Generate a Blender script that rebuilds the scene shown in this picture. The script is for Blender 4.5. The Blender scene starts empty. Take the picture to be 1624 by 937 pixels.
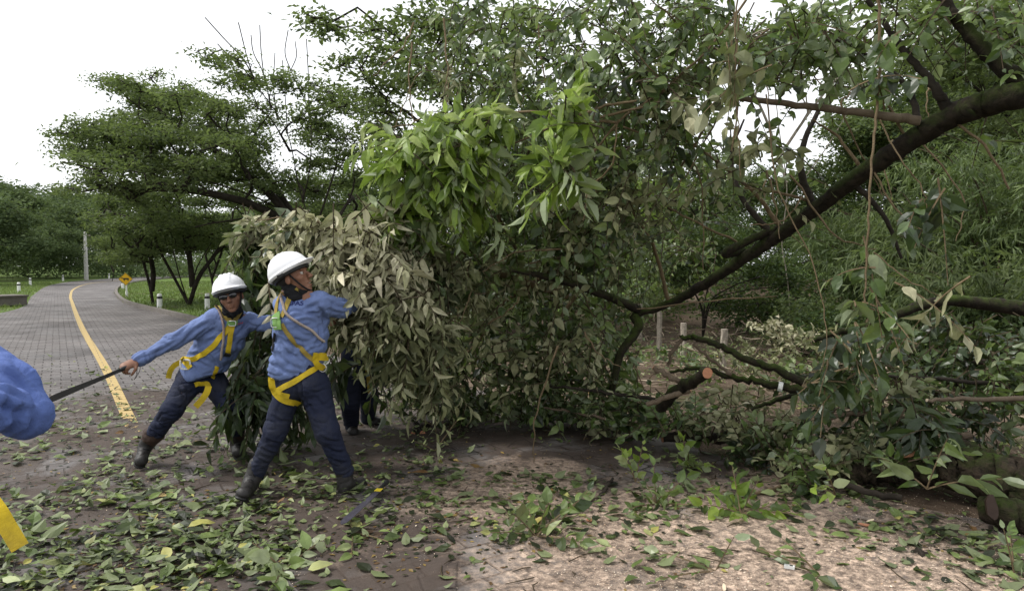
import bpy, math, random
import numpy as np
from mathutils import Vector, Matrix
from mathutils.bvhtree import BVHTree
R = math.radians
random.seed(7)
RNG = np.random.default_rng(7)
S = bpy.context.scene
COL = S.collection

# ------------------------------------------------------------------ camera, sky, sun, exposure
F = 1624 * 24.0 / 36.0
CAM_Z = 1.5
PITCH = math.atan(48.5 / F)
cam_data = bpy.data.cameras.new('camera')
cam_data.lens = 24; cam_data.sensor_width = 36
cam_data.clip_start = 0.05; cam_data.clip_end = 2000
cam = bpy.data.objects.new('camera', cam_data); COL.objects.link(cam)
cam.location = (0, 0, CAM_Z); cam.rotation_euler = (R(90) - PITCH, 0, 0)
S.camera = cam
SUN_EL, SUN_AZ = R(52), R(-85)      # azimuth measured from +Y towards +X
world = bpy.data.worlds.new('World'); S.world = world; world.use_nodes = True
wn = world.node_tree; bg = wn.nodes['Background']
sky = wn.nodes.new('ShaderNodeTexSky'); sky.sky_type = 'NISHITA'; sky.sun_disc = False
sky.sun_elevation = SUN_EL; sky.sun_rotation = SUN_AZ
hs = wn.nodes.new('ShaderNodeHueSaturation'); hs.inputs['Saturation'].default_value = 0.12
wn.links.new(sky.outputs[0], hs.inputs['Color'])
mx = wn.nodes.new('ShaderNodeMix'); mx.data_type = 'RGBA'
mx.inputs['Factor'].default_value = 0.7
mx.inputs['B'].default_value = (9.3, 9.5, 9.8, 1)       # overcast cloud deck
wn.links.new(hs.outputs[0], mx.inputs['A'])
wn.links.new(mx.outputs['Result'], bg.inputs['Color'])
bg.inputs['Strength'].default_value = 0.072
sun_d = bpy.data.lights.new('sun', 'SUN'); sun_d.energy = 1.5; sun_d.angle = R(11); sun_d.color = (1, .97, .92)
sun = bpy.data.objects.new('sun', sun_d); COL.objects.link(sun)
sd = Vector((math.sin(SUN_AZ) * math.cos(SUN_EL), math.cos(SUN_AZ) * math.cos(SUN_EL), math.sin(SUN_EL)))
sun.rotation_euler = sd.to_track_quat('Z', 'Y').to_euler()
S.view_settings.view_transform = 'Standard'; S.view_settings.look = 'None'
S.view_settings.exposure = 1.2; S.view_settings.gamma = 1
S.cycles.max_bounces = 5; S.cycles.diffuse_bounces = 2; S.cycles.glossy_bounces = 2
S.cycles.transmission_bounces = 4; S.cycles.transparent_max_bounces = 4
S.cycles.use_denoising = True

# ------------------------------------------------------------------ pixel <-> place
_fw = np.array([0, math.cos(PITCH), -math.sin(PITCH)]); _up = np.array([0, math.sin(PITCH), math.cos(PITCH)])
def ray(px, py):
    return _fw + np.array([1., 0, 0]) * ((px - 812) / F) + _up * ((468.5 - py) / F)
def P(px, py, Y):
    d = ray(px, py); return np.array([0, 0, CAM_Z]) + d * (Y / d[1])
def G(px, py, z=0.0):
    d = ray(px, py); return np.array([0, 0, CAM_Z]) + d * ((z - CAM_Z) / d[2])

# ------------------------------------------------------------------ mesh building
class MB:
    """collects vertices and faces (numpy blocks), builds ONE mesh object"""
    def __init__(s): s.v = []; s.f = []; s.r = []; s.m = []; s.n = 0
    def add(s, v, f, rnd=0.5, mat=0):
        v = np.asarray(v, float).reshape(-1, 3); f = np.asarray(f, int)
        s.v.append(v); s.f.append(f + s.n); s.m.append(np.full(len(f), mat, int))
        s.r.append(np.full(len(v), rnd) if np.isscalar(rnd) else np.asarray(rnd, float)); s.n += len(v)
    def build(s, name, mats, parent=None, smooth=False, **tags):
        me = bpy.data.meshes.new(name)
        if s.n:
            V = np.concatenate(s.v); nl = sum(f.size for f in s.f); nf = sum(len(f) for f in s.f)
            me.vertices.add(len(V)); me.vertices.foreach_set('co', V.ravel().astype(np.float32))
            me.loops.add(nl); me.loops.foreach_set('vertex_index', np.concatenate([f.ravel() for f in s.f]).astype(np.int32))
            tot = np.concatenate([np.full(len(f), f.shape[1]) for f in s.f]); st = np.concatenate([[0], np.cumsum(tot)[:-1]])
            me.polygons.add(nf); me.polygons.foreach_set('loop_start', st.astype(np.int32)); me.polygons.foreach_set('loop_total', tot.astype(np.int32))
            me.polygons.foreach_set('material_index', np.concatenate(s.m).astype(np.int32))
            me.polygons.foreach_set('use_smooth', np.full(nf, smooth))
            at = me.attributes.new('rnd', 'FLOAT', 'POINT'); at.data.foreach_set('value', np.concatenate(s.r).astype(np.float32))
            me.update(calc_edges=True)
        for m in (mats if isinstance(mats, (list, tuple)) else [mats]): me.materials.append(m)
        o = bpy.data.objects.new(name, me); COL.objects.link(o)
        if parent is not None: o.parent = parent
        tag(o, **tags); return o
def tag(o, label=None, cat=None, group=None, kind=None):
    if label: o['label'] = label
    if cat: o['category'] = cat
    if group: o['group'] = group
    if kind: o['kind'] = kind
    return o
def empty(name, loc, label, cat, group=None):
    o = bpy.data.objects.new(name, None); COL.objects.link(o); o.location = loc; o.empty_display_size = .2
    return tag(o, label, cat, group)
def keep(o, root):
    """parent a world-space mesh under a root Empty without moving it"""
    o.parent = root; o.matrix_parent_inverse = Matrix.Translation(Vector(root.location)).inverted(); return o
def copy_tree(o, loc, rz=0, sc=1.0, label=None, name=None):
    r = o.copy(); COL.objects.link(r); r.location = loc; r.rotation_euler = (0, 0, rz); r.scale = (sc,) * 3
    if label: r['label'] = label
    for ch in list(o.children):
        c = ch.copy(); COL.objects.link(c); c.parent = r; c.matrix_parent_inverse = ch.matrix_parent_inverse.copy()
        for g in ch.children:
            d = g.copy(); COL.objects.link(d); d.parent = c
    return r
def unit(v):
    v = np.asarray(v, float); return v / (np.linalg.norm(v, axis=-1, keepdims=True) + 1e-9)
def smoothpath(pts, n=8, jit=0.0, rng=RNG):
    """Catmull-Rom through points (k,3)"""
    p = np.asarray(pts, float); p = np.vstack([2 * p[0] - p[1], p, 2 * p[-1] - p[-2]]); out = []
    for i in range(1, len(p) - 2):
        t = np.linspace(0, 1, n, endpoint=False)[:, None]
        a, b, c, d = p[i-1], p[i], p[i+1], p[i+2]
        out.append(.5 * (2*b + (c-a)*t + (2*a-5*b+4*c-d)*t**2 + (3*b-a-3*c+d)*t**3))
    out.append(p[-2][None]); q = np.vstack(out)
    if jit: q[1:-1] += rng.normal(0, jit, (len(q) - 2, 3))
    return q
def tube(mb, pts, rad, sides=6, rnd=.5, mat=0, caps=True, capmat=None, rough=0, rng=RNG):
    p = np.asarray(pts, float); k = len(p); rad = np.broadcast_to(np.asarray(rad, float), (k,)) if np.ndim(rad) == 0 or len(rad) == k else np.interp(np.linspace(0, 1, k), np.linspace(0, 1, len(rad)), rad)
    t = unit(np.gradient(p, axis=0)); a = np.array([0, 0, 1.]) if abs(t[0][2]) < .9 else np.array([1., 0, 0])
    U = np.zeros_like(p); u = unit(a - t[0] * a.dot(t[0]))
    for i in range(k): u = unit(u - t[i] * u.dot(t[i])); U[i] = u
    W = np.cross(t, U); th = np.linspace(0, 2 * np.pi, sides, endpoint=False)
    rr = rad[:, None] * (1 + (rng.normal(0, rough, (k, sides)) if rough else 0))
    v = p[:, None] + rr[..., None] * (np.cos(th)[None, :, None] * U[:, None] + np.sin(th)[None, :, None] * W[:, None])
    i = np.arange(k - 1)[:, None] * sides; j = np.arange(sides)[None]; j2 = (j + 1) % sides
    f = np.stack([i + j, i + j2, i + sides + j2, i + sides + j], -1).reshape(-1, 4)
    mb.add(v, f, rnd, mat)
    if caps:
        for e, s_ in ((0, -1), (k - 1, 1)):
            c = np.vstack([v[e], p[e][None]]); jj = np.arange(sides)
            fc = np.stack([jj, (jj + 1) % sides, np.full(sides, sides)], 1)
            if s_ < 0: fc = fc[:, ::-1]
            mb.add(c, fc, rnd, mat if capmat is None else capmat)
def box(mb, c, h, rot=None, mat=0, rnd=.5, bev=0):
    c = np.asarray(c, float); h = np.asarray(h, float)
    v = np.array([[x, y, z] for x in (-1, 1) for y in (-1, 1) for z in (-1, 1)], float) * h
    if rot is not None: v = v @ np.asarray(rot).T
    mb.add(v + c, [[0, 1, 3, 2], [4, 6, 7, 5], [0, 4, 5, 1], [2, 3, 7, 6], [0, 2, 6, 4], [1, 5, 7, 3]], rnd, mat)
def rotz(a): return np.array([[math.cos(a), -math.sin(a), 0], [math.sin(a), math.cos(a), 0], [0, 0, 1]])

def leaves(mb, pos, d, n, L, W, curl=.25, fold=.35, rnd=None, detail=2, mat=0, rng=RNG):
    """leaf blades: pos base, d direction, n normal, length, width. detail 2: eleven points, 1: six, 0: four"""
    N = len(pos)
    if N == 0: return
    pos = np.asarray(pos, float); d = unit(d); s = unit(np.cross(d, n)); n = np.cross(s, d)
    L = np.broadcast_to(L, (N,)); W = np.broadcast_to(W, (N,))
    if rnd is None: rnd = rng.random(N)
    cu = np.broadcast_to(curl, (N,)) * rng.normal(1, .9, N); fo = np.broadcast_to(fold, (N,)) * rng.uniform(.3, 1.4, N)
    if detail == 2:
        T = np.array([[0, 0, 0], [.2, -.8, 1], [.2, 0, 0], [.2, .8, 1], [.48, -1, 1], [.48, 0, 0], [.48, 1, 1], [.77, -.56, 1], [.77, 0, 0], [.77, .56, 1], [1, 0, 0]])
        FT = [[0, 2, 1], [0, 3, 2]]; FQ = [[1, 2, 5, 4], [2, 3, 6, 5], [4, 5, 8, 7], [5, 6, 9, 8]]; FT += [[7, 8, 10], [8, 9, 10]]
    elif detail == 1:
        T = np.array([[0, 0, 0], [.42, -1, 1], [.42, 0, 0], [.42, 1, 1], [1, 0, 0]])
        FT = [[0, 2, 1], [0, 3, 2], [1, 2, 4], [2, 3, 4]]; FQ = []
    else:
        T = np.array([[0, 0, 0], [.5, -1, 1], [1, 0, 0], [.5, 1, 1]]); FT = []; FQ = [[0, 3, 2, 1]]
    x = T[:, 0]; y = T[:, 1]
    bend = (x ** 2)[None] * cu[:, None] * L[:, None]
    wav = rng.normal(0, .05, (N, len(T))) * np.abs(y)[None] * L[:, None]
    zz = np.abs(y)[None] * fo[:, None] * W[:, None] * .5 - bend + wav
    v = pos[:, None] + d[:, None] * (x[None] * L[:, None] * (1 - .12 * np.abs(cu[:, None]) * x[None]))[..., None] + s[:, None] * (y[None] * W[:, None] * .5)[..., None] + n[:, None] * zz[..., None]
    off = (np.arange(N) * len(T))[:, None, None]; rv = np.repeat(rnd, len(T))
    base = s_n = mb.n
    V = v.reshape(-1, 3); mb.v.append(V); mb.r.append(rv)
    for FF in (FT, FQ):
        if FF:
            ff = (np.array(FF)[None] + off).reshape(-1, len(FF[0])); mb.f.append(ff + base); mb.m.append(np.full(len(ff), mat, int))
    mb.n += len(V)

# ------------------------------------------------------------------ materials
class NT:
    def __init__(s, name, rough=.7, spec=.3):
        s.m = bpy.data.materials.new(name); s.m.use_nodes = True; s.t = s.m.node_tree
        s.b = s.t.nodes['Principled BSDF']; s.b.inputs['Roughness'].default_value = rough; s.b.inputs['Specular IOR Level'].default_value = spec
        s.out = s.t.nodes['Material Output']
    def n(s, typ, **k):
        o = s.t.nodes.new('ShaderNode' + typ)
        for a, b in k.items():
            if a[0] == '_': o.inputs[a[1:].replace('_', ' ')].default_value = b
            else: setattr(o, a, b)
        return o
    def l(s, a, b): s.t.links.new(a, b)
    def coord(s, out='Object', scale=(1, 1, 1), rot=(0, 0, 0), loc=(0, 0, 0)):
        c = s.n('TexCoord'); m = s.n('Mapping'); m.inputs['Scale'].default_value = scale; m.inputs['Rotation'].default_value = rot; m.inputs['Location'].default_value = loc
        s.l(c.outputs[out], m.inputs[0]); return m.outputs[0]
    def noise(s, vec, scale, detail=4, rough=.55, dist=0):
        o = s.n('TexNoise'); o.inputs['Scale'].default_value = scale; o.inputs['Detail'].default_value = detail
        o.inputs['Roughness'].default_value = rough; o.inputs['Distortion'].default_value = dist
        if vec is not None: s.l(vec, o.inputs['Vector'])
        return o.outputs['Fac']
    def ramp(s, fac, stops, interp='LINEAR'):
        o = s.n('ValToRGB'); e = o.color_ramp.elements; o.color_ramp.interpolation = interp
        while len(e) < len(stops): e.new(.5)
        for i, (p, c) in enumerate(stops):
            e[i].position = p; e[i].color = (c, c, c, 1) if np.isscalar(c) else (*c, 1)
        if fac is not None: s.l(fac, o.inputs[0])
        return o.outputs[0]
    def mix(s, a, b, fac, typ='MIX'):
        o = s.n('Mix', data_type='RGBA', blend_type=typ)
        for sock, val in (('A', a), ('B', b), ('Factor', fac)):
            i = [q for q in o.inputs if q.name == sock and (q.type == ('VALUE' if sock == 'Factor' else 'RGBA'))][0]
            if isinstance(val, bpy.types.NodeSocket): s.l(val, i)
            elif sock == 'Factor': i.default_value = val
            else: i.default_value = (*val, 1)
        return [q for q in o.outputs if q.type == 'RGBA'][0]
    def math(s, op, a, b=None, clamp=False):
        o = s.n('Math', operation=op, use_clamp=clamp)
        for i, v in enumerate((a, b)):
            if v is None: continue
            if isinstance(v, bpy.types.NodeSocket): s.l(v, o.inputs[i])
            else: o.inputs[i].default_value = v
        return o.outputs[0]
    def bump(s, h, strength=.5, dist=.02):
        o = s.n('Bump'); o.inputs['Strength'].default_value = strength; o.inputs['Distance'].default_value = dist
        s.l(h, o.inputs['Height']); s.l(o.outputs[0], s.b.inputs['Normal'])
    def color(s, c): s.l(c, s.b.inputs['Base Color']); return s
    def attr(s, name='rnd'):
        o = s.n('Attribute'); o.attribute_name = name; return o.outputs['Fac']

def foliage(name, stops, back, trans=.3, rough=.45, spec=.4, nscale=9., alt=None):
    """leaf blade: per-leaf green from the ramp, paler underside, light through the blade"""
    q = NT(name, rough, spec); r = q.attr()
    c = q.ramp(r, stops)
    nz = q.noise(q.coord('Object'), nscale, 3)
    c = q.mix(c, q.ramp(nz, [(.3, .55), (.7, 1.25)]), 1.0, 'MULTIPLY')
    g = q.n('NewGeometry'); bk = q.mix(c, back, .75)
    c2 = q.mix(c, bk, g.outputs['Backfacing'])
    q.color(c2)
    tr = q.n('BsdfTranslucent'); q.l(q.mix(c, (.35, .5, .06), .25), tr.inputs[0])
    ms = q.n('MixShader'); ms.inputs[0].default_value = trans
    q.l(q.b.outputs[0], ms.inputs[1]); q.l(tr.outputs[0], ms.inputs[2]); q.l(ms.outputs[0], q.out.inputs[0]); return q.m
def bark(name, c1, c2, scale=6, moss=0, mosscol=(.06, .1, .015), bumpd=.02):
    q = NT(name, .9, .15); v = q.coord('Object')
    n1 = q.noise(v, scale, 6, .7, 1.0); c = q.ramp(n1, [(.3, c1), (.7, c2)])
    if moss:
        g = q.n('NewGeometry'); sx = q.n('SeparateXYZ'); q.l(g.outputs['Normal'], sx.inputs[0])
        up = q.n('Math', operation='MULTIPLY_ADD', use_clamp=True); q.l(sx.outputs[2], up.inputs[0]); up.inputs[1].default_value = moss; up.inputs[2].default_value = moss * .4
        mk = q.math('MULTIPLY', q.ramp(q.noise(v, 5, 8, .7), [(.42, 0.0), (.6, 1.0)]), up.outputs[0])
        c = q.mix(c, q.mix(mosscol, tuple(x * 2 for x in mosscol), q.noise(v, 30, 3)), mk)
    q.color(c); q.bump(n1, .8, bumpd); return q.m
def plain(name, c, rough=.6, spec=.3, var=.15, scale=20, bump=0, metal=0):
    q = NT(name, rough, spec); v = q.coord('Object'); n = q.noise(v, scale, 5)
    q.color(q.mix(tuple(x * (1 - var) for x in c), tuple(min(1, x * (1 + var)) for x in c), n)); q.b.inputs['Metallic'].default_value = metal
    if bump: q.bump(n, bump, .01)
    return q.m

M = {}
M['leaf_bright'] = foliage('bright green leaf', [(0, (.06, .1, .02)), (.35, (.15, .23, .035)), (.7, (.28, .39, .06)), (1, (.48, .53, .24))], (.4, .45, .3), .38)
M['leaf_mid'] = foliage('mid green leaf', [(0, (.012, .022, .008)), (.35, (.045, .08, .02)), (.65, (.115, .175, .042)), (.85, (.2, .26, .09)), (1, (.34, .38, .22))], (.26, .31, .19), .32, .4, .5)
M['leaf_dark'] = foliage('dark green leaf', [(0, (.008, .014, .006)), (.6, (.028, .05, .015)), (1, (.09, .135, .045))], (.1, .13, .07), .22, .4, .5)
M['leaf_pale'] = foliage('wilted pale leaf', [(0, (.15, .15, .08)), (.35, (.34, .33, .2)), (.75, (.55, .52, .36)), (1, (.68, .62, .46))], (.5, .47, .32), .2, .6, .2)
M['leaf_olive'] = foliage('wilted olive leaf', [(0, (.05, .06, .03)), (.4, (.15, .16, .075)), (.8, (.3, .3, .17)), (1, (.44, .42, .27))], (.32, .32, .2), .22, .6, .2)
M['leaf_litter'] = foliage('fallen leaf', [(0, (.012, .014, .008)), (.3, (.035, .05, .016)), (.5, (.09, .13, .035)), (.75, (.18, .24, .07)), (.9, (.32, .36, .17)), (.955, (.4, .38, .1)), (.975, (.24, .13, .05)), (1, (.06, .035, .02))], (.19, .22, .11), .2, .5, .35)
M['crown'] = foliage('acacia foliage', [(0, (.035, .052, .026)), (.5, (.09, .122, .052)), (1, (.18, .225, .09))], (.14, .17, .08), .38, .6, .2, .8)
M['crown_far'] = foliage('far foliage', [(0, (.05, .075, .04)), (.5, (.1, .14, .07)), (1, (.17, .21, .11))], (.09, .12, .06), .25, .8, .1, .5)
M['crown_dark'] = foliage('dark foliage', [(0, (.012, .026, .009)), (.5, (.035, .062, .018)), (1, (.1, .14, .045))], (.07, .1, .04), .25, .6, .2, .8)  # dark leaves, with the overhead canopy's shade also put into the colour
M['crown_yellow'] = foliage('yellow green foliage', [(0, (.09, .14, .03)), (.5, (.17, .25, .05)), (1, (.28, .36, .08))], (.2, .26, .08), .4, .6, .2, .8)
M['bamboo'] = foliage('bamboo leaf', [(0, (.02, .035, .01)), (.5, (.065, .1, .028)), (1, (.17, .22, .075))], (.15, .2, .09), .3, .5, .3, 1.5)  # leaf colour lowered to carry the shadow the clumps stand in
M['bark_dark'] = bark('dark bark', (.01, .008, .006), (.045, .037, .029), 9)
M['bark_moss'] = bark('mossy bark', (.006, .005, .004), (.035, .027, .019), 18, .8, (.03, .048, .007))
M['bark_moss_log'] = bark('mossy log bark', (.01, .008, .006), (.08, .06, .042), 18, .8, (.025, .04, .006), .06)
M['bark_pale'] = bark('pale bark', (.17, .145, .115), (.42, .37, .3), 12)
M['bark_twig'] = bark('twig bark', (.1, .07, .04), (.2, .15, .09), 12)
M['bark_twig_dark'] = bark('dark twig bark', (.035, .025, .015), (.09, .07, .045), 12)
M['bark_smooth'] = bark('smooth brown bark', (.09, .065, .045), (.16, .125, .09), 10)
M['cut_wood'] = plain('fresh cut wood', (.42, .2, .12), .85, .1, .35, 70, .5)
M['cut_wood_pale'] = plain('pale cut wood', (.6, .5, .36), .8, .1, .2, 60)
# ------------------------------------------------------------------ ground and road
LEFT_PX = [(27, 490), (50, 470), (72, 455), (95, 449), (120, 446), (150, 443.3), (187, 441), (260, 437.5), (340, 435.3), (420, 434)]
RIGHT_PX = [(287, 505), (218, 488), (197, 481), (186, 473), (182, 464), (187, 456.5), (205, 450), (230, 445.5), (270, 441.5), (330, 438.5), (420, 436.6)]
MID_PX = [(200, 655), (165, 580), (130, 520), (115, 482), (112, 468), (118, 458), (138, 450.5), (165, 447), (200, 444)]
DIR = unit(np.array([.555, -.832, 0.]))                 # towards the camera along the straight stretch
PERP = np.array([.832, .555, 0.])
Lp = [G(*p) for p in LEFT_PX]; Rp = [G(*p) for p in RIGHT_PX]; Mp = [G(*p) for p in MID_PX]
r_near = [np.array([9.4, -6.0, 0]), np.array([5.2, 0.3, 0]), np.array([3.0, 3.7, 0]), np.array([2.2, 4.5, 0]), np.array([-.3, 8.0, 0]), G(380, 530)]
Rp = r_near + Rp
l_near = [np.array([-2.2, -9., 0]), np.array([-6.5, -2.5, 0]), np.array([-10.5, 6, 0]), np.array([-13.8, 15, 0])]
Lp = l_near + Lp
def resample(pts, n):
    q = smoothpath(pts, 12); d = np.concatenate([[0], np.cumsum(np.linalg.norm(np.diff(q, axis=0), axis=1))]); t = np.linspace(0, d[-1], n)
    return np.stack([np.interp(t, d, q[:, i]) for i in range(3)], 1)

# terrain: one sheet, gently uneven away from the road
q = NT('grass ground', .95, .1)
v = q.coord('Object'); n1 = q.noise(v, .35, 6, .6, .5); n2 = q.noise(v, 9, 5); n3 = q.noise(v, .9, 4)
gcol = q.mix((.05, .09, .02), (.13, .19, .045), q.ramp(n2, [(.3, 0.), (.7, 1.)]))
gcol = q.mix(gcol, (.09, .065, .045), q.ramp(n1, [(.56, 0.), (.64, 1.)]))
q.color(q.mix(gcol, (.17, .22, .07), q.ramp(n3, [(.55, 0.), (.75, .6)]))); q.bump(n2, .6, .05)
xs = np.concatenate([np.linspace(-600, -60, 40), np.linspace(-58, 60, 160), np.linspace(62, 600, 40)]); ys = np.concatenate([np.linspace(-60, -12, 10), np.linspace(-10, 60, 110), np.linspace(62, 700, 50)])
X, Y = np.meshgrid(xs, ys)
allL = resample(Lp, 200)[:, :2]; allR = resample(Rp, 200)[:, :2]
edge_pts = np.vstack([allL, allR, (allL + allR) / 2])
dist = np.min(np.hypot(X[..., None] - edge_pts[:, 0], Y[..., None] - edge_pts[:, 1]), -1) if X.size * len(edge_pts) < 4e7 else None
def ground_z(x, y):
    x = np.atleast_1d(np.asarray(x, float)); y = np.atleast_1d(np.asarray(y, float))
    d = np.min(np.hypot(x[:, None] - edge_pts[:, 0], y[:, None] - edge_pts[:, 1]), 1)
    w = np.clip((d - 1.5) / 5, 0, 1)
    und = (np.sin(x * .35 + 1) * np.cos(y * .3) * .12 + np.sin(x * .11 - y * .13) * .15) * w
    bank = np.clip((y - 17 + .1 * x) / 9, 0, 1) ** 1.5 * .9 * (np.clip((x + 1) / 4, 0, 1))
    return und * np.clip((x + 40) / 30, .15, 1) + bank - .012
Z = ground_z(X.ravel(), Y.ravel())
ny, nx = X.shape
ii = (np.arange(ny - 1)[:, None] * nx + np.arange(nx - 1)[None]).ravel()
g = MB(); g.add(np.stack([X.ravel(), Y.ravel(), Z], 1), np.stack([ii, ii + 1, ii + nx + 1, ii + nx], 1))
g.build('ground', q.m, smooth=True, kind='structure')

# paving: interlocking blocks in courses across the road, mud and sawdust trodden over it near the felled tree
q = NT('block paving', .8, .25)
ang = math.atan2(DIR[1], DIR[0])
vr = q.coord('Object', rot=(0, 0, -ang + R(90))); v = q.coord('Object')
wob = q.n('TexNoise'); wob.inputs['Scale'].default_value = 3; q.l(v, wob.inputs['Vector'])
va = q.n('VectorMath', operation='MULTIPLY_ADD'); q.l(wob.outputs['Color'], va.inputs[0]); va.inputs[1].default_value = (.035, .035, 0); q.l(vr, va.inputs[2])
br = q.n('TexBrick'); br.inputs['Scale'].default_value = 1; br.inputs['Brick Width'].default_value = .22; br.inputs['Row Height'].default_value = .17
br.inputs['Mortar Size'].default_value = .009; br.inputs['Mortar Smooth'].default_value = .5; br.offset = .5
br.inputs['Color1'].default_value = (.135, .123, .12, 1); br.inputs['Color2'].default_value = (.19, .175, .168, 1); br.inputs['Mortar'].default_value = (.055, .047, .042, 1)
q.l(va.outputs[0], br.inputs['Vector'])
big = q.noise(v, .5, 5); fine = q.noise(v, 40, 5, .7)
c = q.mix(br.outputs['Color'], q.ramp(big, [(.3, .6), (.7, 1.2)]), 1, 'MULTIPLY'); c = q.mix(c, q.ramp(fine, [(.3, .75), (.7, 1.2)]), 1, 'MULTIPLY')
def radial(cx, cy, r, sx=1, sy=1, rot=0):
    w = q.coord('Object', scale=(1, 1, 1), loc=(0, 0, 0)); s_ = q.n('VectorMath', operation='SUBTRACT'); q.l(w, s_.inputs[0]); s_.inputs[1].default_value = (cx, cy, 0)
    m_ = q.n('Mapping'); m_.inputs['Scale'].default_value = (1 / (r * sx), 1 / (r * sy), 0); m_.inputs['Rotation'].default_value = (0, 0, rot); q.l(s_.outputs[0], m_.inputs[0])
    l_ = q.n('VectorMath', operation='LENGTH'); q.l(m_.outputs[0], l_.inputs[0])
    return q.math('SUBTRACT', 1.0, l_.outputs['Value'], True)
mudn = q.noise(v, 1.6, 8, .65, .6)
mud = q.ramp(q.math('MULTIPLY', q.math('ADD', mudn, -.1), q.math('MULTIPLY', radial(-.4, 3.6, 8.5), 2.8, True)), [(.24, 0.), (.4, .92)])
mudc = q.mix((.026, .019, .015), (.1, .073, .058), q.noise(v, 7, 7, .7)); c = q.mix(c, mudc, mud)
crk = q.n('TexVoronoi', feature='DISTANCE_TO_EDGE'); crk.inputs['Scale'].default_value = 4.2; q.l(va.outputs[0], crk.inputs['Vector'])
cm = q.math('MULTIPLY', q.ramp(crk.outputs[0], [(0, 1.), (.05, 0.)]), q.ramp(q.noise(v, 2.2, 3), [(.45, 0.), (.6, .8)])); c = q.mix(c, (.035, .027, .022), q.math('MULTIPLY', cm, mud))
sawn = q.noise(v, 2.3, 8, .7, .8); sawm = q.math('MAXIMUM', radial(1.4, 3.6, 2.6, 1.2, .85), q.math('MULTIPLY', radial(.1, 4.6, 1.5), .85)); sawm = q.math('MAXIMUM', sawm, q.math('MULTIPLY', radial(2.0, 4.9, .9), .9))
sawn2 = q.noise(v, .95, 5, .6, .5); saw = q.ramp(q.math('ADD', q.math('MULTIPLY', sawm, .55), q.math('ADD', q.math('MULTIPLY', sawn, .5), q.math('MULTIPLY', sawn2, .55))), [(.74, 0.), (.92, 1.)])
grain = q.noise(v, 300, 4, .8); sawc = q.mix((.34, .23, .165), (.76, .59, .46), q.ramp(grain, [(.35, 0.), (.62, 1.)]))
gm = q.math('MULTIPLY', saw, q.ramp(q.noise(v, 22, 9, .8), [(.4, .15), (.56, 1.)])); c = q.mix(c, sawc, gm)
q.color(c)
h = q.math('ADD', q.math('MULTIPLY', q.math('MULTIPLY', br.outputs['Fac'], q.math('SUBTRACT', 1.0, mud)), -.6), q.math('ADD', q.math('MULTIPLY', fine, .25), q.math('MULTIPLY', mudn, .5))); h = q.math('SUBTRACT', h, q.math('MULTIPLY', cm, .5)); h = q.math('ADD', h, q.math('MULTIPLY', gm, .3))
q.bump(h, .9, .02)
q.l(q.ramp(q.noise(v, 1.1, 5), [(.35, .55), (.6, .92)]), q.b.inputs['Roughness'])
M['paving'] = q.m
NR, NC = 260, 14
A = resample(Lp, NR); B = resample(Rp, NR)
# pair the two edges course by course
def pair(A, B):
    out = []; Bs = B[:, :2]
    C = resample([ (A[0]+B[0])/2, (A[30]+B[30])/2] + [(A[i] + B[i]) / 2 for i in range(50, NR, 20)] + [(A[-1] + B[-1]) / 2], NR); return C
rows = np.stack([A * (1 - t) + B * t for t in np.linspace(0, 1, NC)], 1)
rows[..., 2] = .004
i = (np.arange(NR - 1)[:, None] * NC + np.arange(NC - 1)[None]).ravel()
g = MB(); g.add(rows, np.stack([i, i + 1, i + NC + 1, i + NC], 1)); g.build('road', M['paving'], kind='structure')

# worn yellow centre line
q = NT('yellow line paint', .7, .2); v = q.coord('Object'); n = q.noise(v, 6, 8, .75); n2 = q.noise(v, .45, 3)
q.color(q.mix((.38, .27, .1), (.5, .38, .19), n))
tr = q.n('BsdfTransparent'); ms = q.n('MixShader'); br2 = q.n('TexBrick'); br2.inputs['Scale'].default_value = 1; br2.inputs['Brick Width'].default_value = .22; br2.inputs['Row Height'].default_value = .17; br2.inputs['Mortar Size'].default_value = .004
q.l(q.coord('Object', rot=(0, 0, -ang + R(90))), br2.inputs['Vector'])
yy = q.n('SeparateXYZ'); q.l(v, yy.inputs[0]); fade = q.ramp(yy.outputs[1], [(0, 0.), (1, 1.)]); fd = q.n('MapRange'); q.l(yy.outputs[1], fd.inputs[0]); fd.inputs[1].default_value = 6.3; fd.inputs[2].default_value = 7.1; fd.inputs[3].default_value = .4; fd.inputs[4].default_value = .8
vis = q.math('MULTIPLY', q.math('LESS_THAN', n, fd.outputs[0]), q.math('SUBTRACT', 1.0, br2.outputs['Fac']))
q.l(vis, ms.inputs[0]); q.l(tr.outputs[0], ms.inputs[1]); q.l(q.b.outputs[0], ms.inputs[2]); q.l(ms.outputs[0], q.out.inputs[0])
ml = resample([np.array([.6, .2, 0]), G(310, 937), G(283, 840)] + Mp, 160); t_ = unit(np.gradient(ml, axis=0)); sdv = np.stack([t_[:, 1], -t_[:, 0], 0 * t_[:, 0]], 1)
wd = np.clip(.058 + 0 * ml[:, :1], .05, .2); a = ml - sdv * wd; b = ml + sdv * wd; a[:, 2] = b[:, 2] = .008
g = MB(); k = np.arange(159); g.add(np.vstack([a, b]), np.stack([k, k + 160, k + 161, k + 1], 1)); g.build('centre_line', q.m, kind='structure')

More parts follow.
